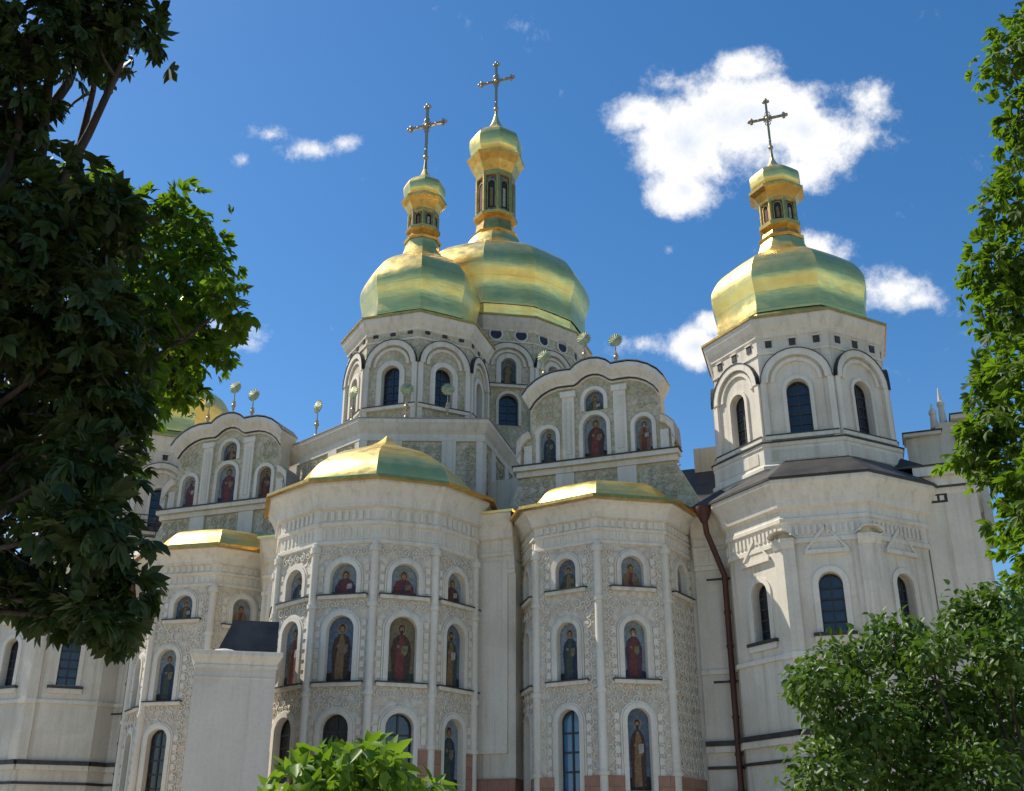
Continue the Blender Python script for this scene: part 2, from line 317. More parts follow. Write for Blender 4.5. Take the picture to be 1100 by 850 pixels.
def icon(fr, s, z, w_, h, d, parent, robe='ic_red', inner='ic_ochre', bg='ic_sky', base='ic_dark', half=False, hair='ic_hair', scene=False):
    mb = MB(); r = w_ / 2
    mb.add([fr.P(*p, d) for p in arch(s, z, w_, h)], [tuple(range(15))], bg)
    def lay(pts, k, m): mb.add([fr.P(s + a * w_, z + b * h, d + .006 * k) for a, b in pts], [tuple(range(len(pts)))], m)
    def disc(a, b, ra, k, m, sq=1.0):
        mb.add([fr.P(s + a * w_ + ra * w_ * math.cos(2 * math.pi * i / 14), z + b * h + sq * ra * w_ * math.sin(2 * math.pi * i / 14), d + .006 * k) for i in range(14)], [tuple(range(14))], m)
    j = lambda q: q + rnd.uniform(-.02, .02)
    if half:
        lay([(-.5, 0), (.5, 0), (.5, .1), (-.5, .12)], 1, base)
        disc(0, .66, .2, 1, 'ic_halo')
        lay([(-.4, .03), (.4, .03), (.38, .3), (.24, .48), (.08, .55), (-.08, .55), (-.26, .47), (-.38, .28)], 2, robe)
        lay([(-.12, .04), (.1, .04), (.09, .5), (-.07, .5)], 3, inner); lay([(.06, .2), (.27, .22), (.27, .38), (.08, .36)], 4, 'ic_white' if rnd.random() < .4 else 'ic_gold')
        disc(0, .655, .115, 3, hair, 1.25); disc(0, .63, .085, 4, 'ic_skin', 1.3)
    else:
        lay([(-.5, 0), (.5, 0), (.5, j(.14)), (.1, j(.2)), (-.2, j(.17)), (-.5, j(.15))], 1, base)
        disc(0, .815, .2, 1, 'ic_halo')
        lay([(-.3, .05), (.3, .05), (j(.34), .3), (j(.36), .52), (.27, .67), (.1, .735), (-.1, .735), (-.28, .66), (j(-.37), .5), (j(-.33), .28)], 2, robe)
        lay([(-.2, .05), (.12, .05), (j(.1), .35), (j(.14), .6), (.06, .72), (-.06, .72), (j(-.13), .55), (j(-.2), .3)], 3, inner)
        lay([(j(.02), .44), (.24, .46), (.25, .57), (j(.03), .56)], 4, 'ic_white' if rnd.random() < .3 else 'ic_gold'); disc(-.12, .55, .06, 4, 'ic_skin'); disc(.14, .44, .05, 5, 'ic_skin')
        lay([(-.18, .05), (-.06, .05), (-.07, .015), (-.2, .02)], 3, 'ic_brown'); lay([(.06, .05), (.18, .05), (.2, .02), (.07, .015)], 3, 'ic_brown')
        disc(0, .82, .12, 3, hair, 1.35); disc(0, .805, .088, 4, 'ic_skin', 1.35)
        if rnd.random() < .6: lay([(-.07, .795), (.07, .795), (.03, .73), (-.03, .73)], 5, 'ic_hair' if rnd.random() < .6 else 'ic_white')
    return mb.build('icon', parent)
PAL = [('ic_red', 'ic_plum', 'ic_sky', 'ic_dark'), ('ic_ochre', 'ic_red', 'ic_sky', 'ic_navy'), ('ic_brown', 'ic_red', 'ic_sky', 'ic_dark'), ('ic_brown', 'ic_ochre', 'ic_blue', 'ic_dark'),
       ('ic_navy', 'ic_green', 'ic_sky', 'ic_dark'), ('ic_brown', 'ic_red', 'ic_gold', 'ic_green'), ('ic_plum', 'ic_red', 'ic_sky', 'ic_navy'), ('ic_green', 'ic_ochre', 'ic_blue', 'ic_dark')]
_ip = [0]
def pal():
    _ip[0] += 1; a = PAL[(_ip[0] * 5) % len(PAL)]; return dict(robe=a[0], inner=a[1], bg=a[2], base=a[3])

def offset(pts, d, closed=False):
    n = len(pts); out = []
    for i in range(n):
        p = Vector(pts[i])
        a = Vector(pts[i - 1]) if (closed or i > 0) else None; b = Vector(pts[(i + 1) % n]) if (closed or i < n - 1) else None
        ns = []
        if a is not None: e = (p - a).normalized(); ns.append(Vector((e.y, -e.x)))
        if b is not None: e = (b - p).normalized(); ns.append(Vector((e.y, -e.x)))
        if len(ns) == 1: q = p + ns[0] * d
        else:
            h = (ns[0] + ns[1]).normalized(); q = p + h * (d / max(.35, h.dot(ns[0])))
        out.append((q.x, q.y))
    return out
def sweep(mb, pts, prof, m, closed=False, caps=True):   # profile (d, z) run along a plan line with mitred corners
    rings = [[(x, y, z) for x, y in offset(pts, d, closed)] for d, z in prof]
    n = len(pts); segs = n if closed else n - 1
    for j in range(len(prof) - 1):
        mm = m[j] if isinstance(m, list) else m
        for i in range(segs):
            k = (i + 1) % n; mb.quad(rings[j][i], rings[j][k], rings[j + 1][k], rings[j + 1][i], mm)
    if not closed and caps:
        mm = m[0] if isinstance(m, list) else m
        for e in (0, n - 1): mb.add([r[e] for r in rings], [tuple(range(len(prof)))], mm)
def spline(P, k=4):
    out = []
    for i in range(len(P) - 1):
        p0, p1, p2, p3 = P[max(i - 1, 0)], P[i], P[i + 1], P[min(i + 2, len(P) - 1)]
        for q in range(k):
            t = q / k; out.append(tuple(.5 * (2 * b + (c - a) * t + (2 * a - 5 * b + 4 * c - d) * t * t + (3 * b - a - 3 * c + d) * t ** 3) for a, b, c, d in zip(p0, p1, p2, p3)))
    return out + [P[-1]]
def facet_lathe(mb, cx, cy, n, t0, prof, m, smooth=True):   # n sides, vertices at t0 (degrees left of -Y); gilded sides are slightly pillowed
    nc = 6 if smooth else 1
    for k in range(n):
        a, b = R(t0 - 360 / n * k), R(t0 - 360 / n * (k + 1)); c = (a + b) / 2; P = []
        for r, z in prof:
            for q in range(nc + 1):
                t = q / nc; e = .14 * (b - a) / 2 * -r * t * (1 - t) if smooth else 0
                P.append((cx - r * (math.sin(a) * (1 - t) + math.sin(b) * t) - e * math.sin(c), cy - r * (math.cos(a) * (1 - t) + math.cos(b) * t) - e * math.cos(c), z))
        w_ = nc + 1
        mb.add(P, [(w_ * i + q, w_ * i + q + 1, w_ * (i + 1) + q + 1, w_ * (i + 1) + q) for i in range(len(prof) - 1) for q in range(nc)], m, smooth)
def ngon(cx, cy, r, n, t0): return [(cx - r * math.sin(R(t0 - 360 / n * k)), cy - r * math.cos(R(t0 - 360 / n * k))) for k in range(n)]

# ------------------------------------------------------------------ setting
mb = MB(); mb.quad((-900, -300, 0), (900, -300, 0), (900, 1500, 0), (-900, 1500, 0), 'ground'); tag(mb.build('ground'), kind='structure')
mb = MB(); mb.quad((-45, 4, .004), (40, 4, .004), (40, 52, .004), (-45, 52, .004), 'paving'); tag(mb.build('paving'), kind='structure')

# ------------------------------------------------------------------ cathedral
PH = R(20.0); O = Vector((3.81, 48.27)); U = Vector((math.cos(PH), -math.sin(PH))); I = Vector((math.sin(PH), math.cos(PH)))
def W(a, b): q = O + U * a + I * b; return (q.x, q.y)
A0 = -9.94                                         # axis of symmetry in a
church = empty('cathedral', (*W(A0, 0), 0))
tag(church, 'white baroque cathedral with gilded onion domes, icon-covered apses and curved gables', 'cathedral')
church_inv = Vector((*W(A0, 0), 0))
_parts = []
MBw = MB
class CB(MBw):                                     # mesh of the cathedral, kept relative to the cathedral's base
    def build(s, name, parent=None):
        o = MBw.build(s, name, None); _parts.append((o, parent or church)); return o
MB = CB
def plan(a, b, r, ts): return [tuple(Vector(W(a, b)) + Vector((-math.sin(R(t)), -math.cos(R(t)))) * r) for t in ts]
def back(p, dist): return (p[0] + I.x * dist, p[1] + I.y * dist)

APSE_CORNICE = [(0, -2.78), (.09, -2.74), (.09, -2.58), (.03, -2.54), (.03, -1.98), (.13, -1.92), (.13, -1.78), (.07, -1.74), (.07, -1.22), (.24, -1.14), (.24, -.98), (.32, -.72), (.46, -.42), (.62, -.24), (.62, -.12), (.7, -.1)]
def eave_profile(z, k=1.0): return [(d, z + q * k) for d, q in APSE_CORNICE]
def dentils(mb, fr, z0, z1, d, step=.3, wd=.17, m='plaster_trim', e=.2):
    n = max(1, int((fr.L - 2 * e) / step))
    for i in range(n):
        s = e + (fr.L - 2 * e) * (i + .5) / n; fbox(mb, fr, s - wd / 2, s + wd / 2, z0, z1, 0, d, m)

def bulb_roof(pts, zE, ctr, top, dome, n, t0, parent=None):
    mb = MB(); n_ = len(pts)
    lip = [(.69, zE - .14), (.86, zE - .1), (.84, zE + .05), (.8, zE + .06)]
    sweep(mb, pts, lip, 'old_gilding', caps=False)
    outer = offset(pts, .8); prev = [(x, y, zE + .06) for x, y in outer]
    r1 = dome[0][0]                                   # nearly flat skirt, then a faceted bulb
    cur = [(ctr[0] + (x - ctr[0]) * .8, ctr[1] + (y - ctr[1]) * .8, zE + .3) for x, y in outer]
    for i in range(n_ - 1): mb.quad(prev[i], prev[i + 1], cur[i + 1], cur[i], 'gilding')
    facet_lathe(mb, ctr[0], ctr[1], n, t0, spline(dome, 4), 'gilding')
    return mb.build('apse_roof', parent)

def sill(mb, fr, s, z, w_, d=.22):
    fbox(mb, fr, s - w_ / 2, s + w_ / 2, z - .2, z - .05, -.02, d - .05, 'plaster_trim'); fbox(mb, fr, s - w_ / 2 - .04, s + w_ / 2 + .04, z - .047, z, -.02, d, 'lead_ledge')

def spiral(mb, fr, s, z, r, flip, rot, m, d=.0, th=.03):
    P = []
    for i in range(15):
        t = i / 14; a = rot + flip * t * 4.3 * math.pi / 1.45; q = r * (1 - t) ** .8; P.append((s + q * math.cos(a), z + q * math.sin(a), .012 + th * .6))
    pts = [fr.P(x, y, d + e) for x, y, e in P]; mb.tube(pts, [th * (1 - .5 * i / 14) for i in range(15)], m, 5, False)
    c = fr.P(*P[-1][:2], d + .02); mb.ball(c, th * 1.5, m, 6, 4)
    for k in (2, 5):                                  # little leaves off the stem
        x, y, e = P[k]; a = rot + flip * k / 14 * 4.3 * math.pi / 1.45
        o_ = .16 * r / .2; ca, sa = math.cos(a), math.sin(a)
        mb.add([fr.P(x, y, d + .015), fr.P(x + o_ * .5 * ca - o_ * .28 * sa, y + o_ * .5 * sa + o_ * .28 * ca, d + .045), fr.P(x + o_ * ca, y + o_ * sa, d + .012), fr.P(x + o_ * .5 * ca + o_ * .28 * sa, y + o_ * .5 * sa - o_ * .28 * ca, d + .045)], [(0, 1, 2, 3)], m)
RG = random.Random(21)
def relief(mb, fields, m, step=.46, d=0.0):
    '''fields: (frame, s0, s1, z0, z1, openings (s, z, w, h, margin))'''
    for fr, s0, s1, z0, z1, ops in fields:
        ns = max(1, round((s1 - s0) / step)); nz = max(1, round((z1 - z0) / step)); ds = (s1 - s0) / ns; dz = (z1 - z0) / nz
        for i in range(ns):
            for j in range(nz):
                s = s0 + ds * (i + .5); z = z0 + dz * (j + .5)
                if any(abs(s - os) < ow / 2 + mg and oz - .3 < z < oz + oh + mg for os, oz, ow, oh, mg in ops): continue
                sym = 1 if i < ns / 2 else -1
                spiral(mb, fr, s, z, min(ds, dz) * RG.uniform(.44, .52), sym * (1 if j % 2 else -1), (math.pi / 2 if j % 2 else -math.pi / 2) + RG.uniform(-.2, .2), m, d)

def apse(pts, zE, facets, z_pil, socle_z, name='apse', ck=1.0, pil=.17):
    """facets: dict index -> list of (kind, z0, w, h, frac)"""
    mb = MB(); built = []
    zt = zE - 2.76 * ck
    for i in range(len(pts) - 1):
        fr = Fr(pts[i], pts[i + 1]); ops = facets.get(i, [])
        holes = [arch(fr.L * f, z0, w_, h) for (k, z0, w_, h, f) in ops]
        panel(mb, fr, [(0, 0), (fr.L, 0), (fr.L, zt + .1), (0, zt + .1)], holes, 'stucco_relief' if ops else 'plaster', .34)
        for (k, z0, w_, h, f) in ops:
            s = fr.L * f; surround(mb, fr, s, z0, w_ + .02, h + .01, .2, .09); surround(mb, fr, s, z0 - .0, w_ + .44, h + .22, .07, .05)
            sw = min(w_ + .95, fr.L - .45)
            if z0 > 5.5: sill(mb, fr, s, z0, sw)
            # smooth band under the sill, and quoin blocks beside the frame
            for q in range(int(h / .42)):
                zz = z0 + .12 + q * .42
                for sg in (-1, 1):
                    e = s + sg * (w_ / 2 + .42); 
                    if 0.25 < e < fr.L - .25: fbox(mb, fr, e - .1, e + .1, zz, zz + .26, -.02, .045, 'plaster_trim')
            built.append((fr, k, s, z0, w_, h))
    flds = []
    for i in range(len(pts) - 1):
        f = Fr(pts[i], pts[i + 1]); ops = facets.get(i, [])
        if ops: flds.append((f, pil + .12, f.L - pil - .12, max(4.2, socle_z + .1), zt - .1, [(f.L * q, z0, w_, h, .34) for k, z0, w_, h, q in ops]))
    relief(mb, flds, 'relief', .44)
    o = mb.build(name)
    for fr, k, s, z0, w_, h in built:
        if k == 'win': window(fr, s, z0, w_, h, -.3, o)
        elif k == 'bwin': window(fr, s, z0, w_, h, -.3, o, 'blue_glass', (2, 4))['label'] = 'tall arched window with blue panes low on the right apse'
        elif k == 'half': icon(fr, s, z0, w_, h, -.2, o, half=True, **pal())
        else: icon(fr, s, z0, w_, h, -.2, o, **pal())
    cm = MB(); sweep(cm, pts, eave_profile(zE, ck), 'plaster_trim')
    for i in range(len(pts) - 1):
        fr = Fr(*offset([pts[i], pts[i + 1]], .07)); dentils(cm, fr, zE - 1.7 * ck, zE - 1.3 * ck, .07)
        fr2 = Fr(*offset([pts[i], pts[i + 1]], .03)); dentils(cm, fr2, zE - 2.45 * ck, zE - 2.05 * ck, .04, .26, .12)
    cm.build('cornice', o)
    for i in range(1, len(pts) - 1):
        pm = MB(); c = Vector(pts[i]); a = (Vector(pts[i]) - Vector(pts[i - 1])).normalized(); b = (Vector(pts[i + 1]) - Vector(pts[i])).normalized()
        nn = (Vector((a.y, -a.x)) + Vector((b.y, -b.x))).normalized(); c2 = c + nn * .0
        for r, z0, z1 in ((pil, 0, zt + .06), (pil + .07, zt - .35, zt - .1), (pil + .05, z_pil[0], z_pil[0] + .18), (pil + .05, z_pil[1], z_pil[1] + .18), (pil + .06, socle_z, socle_z + .15)):
            pm.tube([(c2.x, c2.y, z0), (c2.x, c2.y, z1)], r, 'plaster_trim', 12)
        pm.build('pilaster', o)
    if socle_z > 0:
        sm = MB(); 
        for i in range(len(pts) - 1):
            fr = Fr(pts[i], pts[i + 1]); cuts = sorted([(s - w_ / 2 - .2, s + w_ / 2 + .2) for f2, k, s, z0, w_, h in built if (f2.o - fr.o).length < 1e-4 and z0 < socle_z])
            x = 0
            for c0, c1 in cuts + [(fr.L, fr.L)]:
                if c0 > x + .02: fbox(sm, fr, x, c0, 0, socle_z, -.02, .1, 'socle_stone')
                x = c1
        sm.build('socle', o)
    return o

# main apse --------------------------------------------------------------
MA = (-9.69, -2.3); main_c = Vector(W(*MA)); tv = math.degrees(math.atan2(main_c.x, main_c.y)) 
rel = [-99, -67, -35, -3, 29, 61, 93]
mpts = plan(*MA, 4.8, [tv - r for r in rel]); mpts = [back(mpts[0], 4)] + mpts + [back(mpts[-1], 4)]
Z1, Z2, Z3 = 12.07, 8.51, 4.5
row = lambda bottom, w_: [('half', Z1, w_, 1.32, .5), ('full', Z2, w_, 2.66, .5), bottom]
fac = {}
for i, bt in ((1, 'full'), (2, 'win'), (3, 'win'), (4, 'win'), (5, 'full'), (6, 'full')):
    fac[i] = row((bt, Z3 if bt == 'full' else 3.9 if i == 4 else 4.6, 1.15, 2.75 if bt == 'full' else 3.4 if i == 4 else 2.65, .5), 1.15)
apse(mpts, 16.96, fac, (11.5, 7.95), 5.95)
mc = (main_c.x, main_c.y)
bulb_roof(mpts, 16.96, mc, 20.9, [(4.5, 17.0), (4.45, 17.35), (4.3, 17.85), (3.85, 18.5), (2.95, 19.2), (2.0, 19.68), (1.15, 20.05), (.5, 20.45), (.02, 20.9)], 8, tv + 5)
for sg in (-1, 1):
    x0, x1 = sorted((MA[0] + sg * 4.4, MA[0] + sg * 6.5)); fr = Fr(W(x0, -1.9), W(x1, -1.9)); mb = MB()
    fbox(mb, fr, 0, fr.L, 0, 14.3, -3, 0, 'plaster'); fbox(mb, fr, .35, fr.L - .35, 6, 14.2, 0, .1, 'plaster_trim')
    sweep(mb, [W(x0, -1.9), W(x1, -1.9)], [(d, 16.4 + q) for d, q in APSE_CORNICE], 'plaster_trim'); fbox(mb, fr, 0, fr.L, 14.2, 16.3, -3, -.01, 'plaster')
    fbox(mb, fr, -.1, fr.L + .1, 16.303, 16.42, -3, .74, 'gilding'); bw = mb.build('bay_wall'); sm = MB(); fbox(sm, fr, -.02, fr.L + .02, 0, 5.0, -2, .14, 'socle_stone'); sm.build('socle', bw)
# side apses --------------------------------------------------------------
def BACK(c): return math.degrees(math.atan2(c.x, c.y))   # direction back to the viewer, degrees left of -Y
for (a, b, bottoms, skip) in ((.42, .08, ('full', 'bwin', 'full', 'full'), ()), (-20.3, .6, ('win', 'win', 'win', 'full'), ())):
    c = Vector(W(a, b)); T = BACK(c)
    pts = plan(a, b, 3.9, [T - r for r in (-95, -50, -5, 40, 85)]); pts = [back(pts[0], 2)] + pts + [back(pts[-1], 2)]
    fac = {}
    for i in range(1, 5):
        bt = bottoms[i - 1]; h3 = 3.1
        fac[i] = [('half', 12.34, .95, 1.3, .5), ('full', 8.59, .95, 2.35, .5), (bt, 4.35, .95, h3, .5)]
        if a < -10 and i == 2: fac[i] = [('half', 12.57, .95, 1.15, .5), ('full', 8.75, .95, 2.4, .33), (bt, 4.3, .95, 3.2, .33)]
    if a > 0: fac[4] = [('half', 12.34, .95, 1.3, .5)]
    apse(pts, 16.0, fac, (11.7, 8.0), 4.9 if a > 0 else 0, ck=.68)
    bulb_roof(pts, 16.0, (c.x, c.y), 18, [(3.85, 16.05), (3.75, 16.3), (3.5, 16.7), (3.15, 17.1), (2.6, 17.32), (1.4, 17.4), (.02, 17.45)], 8, T + 5)

# gables -------------------------------------------------------------------
HALF = [(0, 23.55), (.3, 23.5), (.55, 23.37), (.75, 23.2), (.95, 23.1), (1.3, 23.12), (1.8, 23.12), (2.2, 23.02), (2.6, 22.82), (2.95, 22.52), (3.2, 22.15), (3.24, 21.6), (3.2, 20.7), (3.42, 20.6), (3.68, 20.3), (3.78, 19.85), (3.72, 19.35)]
def finial(fr, s, z, d, parent, h=1.7, r=.37):
    mb = MB(); c = fr.P(s, z, d)
    mb.tube([c, (c[0], c[1], z + h - r)], [.05, .03], 'cross_gilding', 8); mb.ball((c[0], c[1], z + .12), .12, 'cross_gilding'); mb.ball((c[0], c[1], z + h * .42), .13, 'cross_gilding'); mb.tube([(c[0], c[1], z + h * .3), (c[0], c[1], z + h * .55)], [.07, .1], 'cross_gilding', 8)
    n = 16; zc = z + h; pr = []
    for i in range(2 * n):
        a = math.pi * i / n; rr = r if i % 2 == 0 else r * .78; pr.append((s + rr * math.cos(a), zc + rr * math.sin(a)))
    A = [fr.P(x, y, d + .03) for x, y in pr]; B = [fr.P(x, y, d - .03) for x, y in pr]; k = 2 * n
    mb.add([fr.P(s, zc, d + .09)] + A, [(0, i + 1, (i + 1) % k + 1) for i in range(k)], 'disc_gilding'); mb.add([fr.P(s, zc, d - .09)] + B, [(0, i + 1, (i + 1) % k + 1) for i in range(k)], 'disc_gilding')
    mb.add(A + B, [(i, (i + 1) % k, k + (i + 1) % k, k + i) for i in range(k)], 'disc_gilding')
    return mb.build('finial', parent)
m = M('disc_gilding'); m.set(.5, .8, .5); m.col(m.ramp(m.noise(7, 4), [(.3, (.22, .25, .14)), (.7, (.50, .47, .26))]))
def curve_cornice(mb, fr, line, sec, m, dback):     # sweep a section (h, d) along an in-plane curve
    n = len(line); P = []
    for i in range(n):
        a = Vector(line[max(0, i - 1)]); b = Vector(line[min(n - 1, i + 1)]); e = (b - a).normalized(); nn = Vector((-e.y, e.x))
        if nn.y < -.3: nn = -nn
        nn = (nn + Vector((0, 1.2))).normalized()
        for h, d in sec: q = Vector(line[i]) + nn * h; P.append(fr.P(q.x, q.y, d))
    k = len(sec); mb.add(P, [(i * k + j, i * k + j + 1, (i + 1) * k + j + 1, (i + 1) * k + j) for i in range(n - 1) for j in range(k - 1)], m)
    mb.add(P, [tuple(range(k)), tuple(range((n - 1) * k, n * k))], m)
def gable(a, b, fins):
    fr = Fr(W(a - 5, b), W(a + 5, b)); S = 5.0
    right = HALF; line = [(S - x, z) for x, z in right[::-1]] + [(S + x, z) for x, z in right[1:]]
    outline = [(S - 3.72, 19.15), (S + 3.72, 19.15)] + line[::-1]
    mb = MB()
    ops = [('full', S, 19.35, 1.15, 2.15), ('half', S, 21.75, .95, 1.05), ('full', S - 2.35, 19.35, .82, 1.75), ('full', S + 2.35, 19.35, .82, 1.75)]
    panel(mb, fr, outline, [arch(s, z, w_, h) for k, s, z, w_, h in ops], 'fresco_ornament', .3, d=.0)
    for k, s, z, w_, h in ops: surround(mb, fr, s, z, w_ + .02, h + .01, .19, .08)
    for sg in (-1, 1):
        s = S + sg * 1.28; fbox(mb, fr, s - .3, s + .3, 19.3, 22.55, -.02, .14, 'plaster_trim'); fbox(mb, fr, s - .16, s + .16, 19.6, 22.3, .1, .17, 'plaster'); fbox(mb, fr, s - .38, s + .38, 22.55, 22.85, -.02, .2, 'plaster_trim')
        s = S + sg * 3.35; fbox(mb, fr, s - .2, s + .2, 19.3, 20.3, -.02, .12, 'plaster_trim')
    # thickness behind the face
    P = [fr.P(s, z, 0) for s, z in outline]; Q = [fr.P(s, z, -.9) for s, z in outline]; n = len(P)
    mb.add(P + Q, [(i, (i + 1) % n, n + (i + 1) % n, n + i) for i in range(n)] + [tuple(range(n, 2 * n))], 'plaster')
    relief(mb, [(fr, S - 3.0, S + 3.0, 19.4, 22.6, [(s, z, w_, h, .36) for k, s, z, w_, h in ops] + [(S + q * 1.28, 19.3, .6, 3.6, .2) for q in (-1, 1)])], 'relief_painted', .5)
    o = mb.build('gable')
    cm = MB(); main = [p for p in line if p[1] > 22.1]
    sec = [(-.1, -.02), (-.1, .1), (.03, .1), (.06, .2), (.16, .24), (.42, .46), (.52, .52), (.7, .52), (.74, .46), (.78, -1.0), (-.1, -1.0)]
    curve_cornice(cm, fr, main, sec, 'plaster_trim', -2)
    lead = [(.785, .5), (.79, .56), (.815, .56), (.815, -1.05), (.785, -1.05)]; curve_cornice(cm, fr, main, lead, 'zinc', -2)
    thin = [(.0, .1), (.0, .22), (.035, .22), (.035, .1)]; curve_cornice(cm, fr, main, thin, 'lead_ledge', -2)
    for sg in (-1, 1):
        v = [p for p in line if (p[0] - S) * sg > 3.1 and p[1] < 20.72]; v = sorted(v, key=lambda p: p[0])
        curve_cornice(cm, fr, v, [(-.02, -.02), (-.02, .2), (.2, .3), (.24, .34), (.28, .34), (.28, -1.0)], 'plaster_trim', -2)
        curve_cornice(cm, fr, v, [(.285, .34), (.33, .34), (.33, -1.0)], 'zinc', -2)
    fbox(cm, fr, S - 4.0, S + 4.0, 18.98, 19.2, -.3, .4, 'plaster_trim'); fbox(cm, fr, S - 4.06, S + 4.06, 19.205, 19.26, -.3, .46, 'lead_ledge'); fbox(cm, fr, S - 3.9, S + 3.9, 18.7, 18.975, -.3, .2, 'plaster_trim')
    cm.build('cornice', o)
    for k, s, z, w_, h in ops: icon(fr, s, z, w_, h, -.18, o, half=(k == 'half'), **pal())
    # painted skirt wall below with splayed sides
    sm = MB(); sk = [(S - 5.1, 15.6), (S + 5.3, 15.6), (S + 3.75, 18.7), (S - 3.75, 18.7)]
    fprism(sm, fr, sk, -2.0, .05, 'fresco_ornament', 'plaster')
    for sg in (-1, 1): s = S + sg * 1.5; fbox(sm, fr, s - .45, s + .45, 15.7, 18.69, 0, .16, 'plaster_trim')
    relief(sm, [(fr, S - 3.7, S + 3.9, 16.4, 18.6, [(S + q * 1.5, 15.7, .9, 3, .2) for q in (-1, 1)])], 'relief_painted', .5, .05)
    sm.build('gable_base', o)
    for s, h in fins: finial(fr, S + s, 24.3 - (0 if abs(s) < .6 else .45 if abs(s) < 2 else .75), -.3, o, h)
    return o
gable(0.15, 0, [(1.1, 1.6), (-.5, 1.5), (-2.6, 1.6)])
gable(2 * A0 - .15 - .25, 0, [(-.3, 1.9), (.95, 1.7), (-1.9, 1.7)])
# faceted upper tier over the main apse ----------------------------------------
hp = [(-13.3, 56.9), (-7.65, 51.35), (-1.45, 51.5), (.05, 57.2)]
mb = MB()
for i in range(3):
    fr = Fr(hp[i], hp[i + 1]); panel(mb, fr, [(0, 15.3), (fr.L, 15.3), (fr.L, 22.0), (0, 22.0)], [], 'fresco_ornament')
    relief(mb, [(fr, .5, fr.L - .5, 17.4, 21.2, [(fr.L * q, 15, .8, 9, .12) for q in (.28, .72)])], 'relief_painted', .5)
    for q in (.28, .72): fbox(mb, fr, fr.L * q - .36, fr.L * q + .36, 15.6, 21.4, -.02, .1, 'plaster_trim')
    for e0, e1 in ((0, .35), (fr.L - .35, fr.L)): fbox(mb, fr, e0, e1, 15.6, 21.4, -.02, .08, 'plaster_trim')
mb.add([(*p, 22.3) for p in hp], [(0, 1, 2, 3)], 'zinc')
hw = mb.build('upper_tier')
mb = MB(); sweep(mb, hp, [(0, 21.35), (.1, 21.38), (.1, 21.52), (.05, 21.56), (.05, 21.75), (.18, 21.95), (.3, 22.2), (.36, 22.3), (.36, 22.48)], 'plaster_trim'); sweep(mb, hp, [(.36, 22.483), (.41, 22.483), (.41, 22.53), (-1.2, 22.75)], 'zinc'); mb.build('cornice', hw)
for i, s_, h in ((0, 4.2, 1.8), (0, 7.3, 1.7), (1, 2.25, 1.7), (1, 4.35, 1.7)): fr = Fr(hp[i], hp[i + 1]); finial(fr, s_, 22.5, .15, hw, h)

# nave body, aisle walls, roofs ------------------------------------------------
mb = MB()
def bodybox(a0, a1, b0, b1, z0, z1, m, mt=None):
    p = [W(a0, b0), W(a1, b0), W(a1, b1), W(a0, b1)]
    for i in range(4): q, r_ = p[i], p[(i + 1) % 4]; mb.quad((*q, z0), (*r_, z0), (*r_, z1), (*q, z1), m)
    mb.add([(*q, z1) for q in p], [(0, 1, 2, 3)], mt or m)
bodybox(A0 - 15.3, A0 + 15.1, .45, 30, 0, 15.4, 'plaster', 'dark_sheet_roof')
bodybox(A0 - 10.5, A0 + 10.5, 2.2, 28, 15.2, 19.6, 'plaster', 'dark_sheet_roof')
nave = mb.build('nave')
for sg in (-1, 1):                                  # pent roofs over the aisles, beside the gables
    mb = MB(); x0, x1 = A0 + sg * 12.6, A0 + sg * 16.2
    P = [W(x0, .2), W(x1, .2), W(x1, 5.0), W(x0, 5.0)]; z = [15.7, 15.7, 20.0, 20.0]
    mb.add([(*p, q) for p, q in zip(P, z)] + [(*P[0], 15.2), (*P[1], 15.2), (*P[2], 15.2), (*P[3], 15.2)], [(0, 1, 2, 3), (4, 5, 1, 0), (0, 3, 7, 4), (1, 5, 6, 2), (2, 6, 7, 3)], 'dark_sheet_roof')
    mb.build('aisle_roof')
mb = MB(); bodybox(A0 + 13.9, A0 + 16.0, 4.6, 6.4, 15, 20.9, 'plaster', 'lead_ledge'); mb.build('parapet')

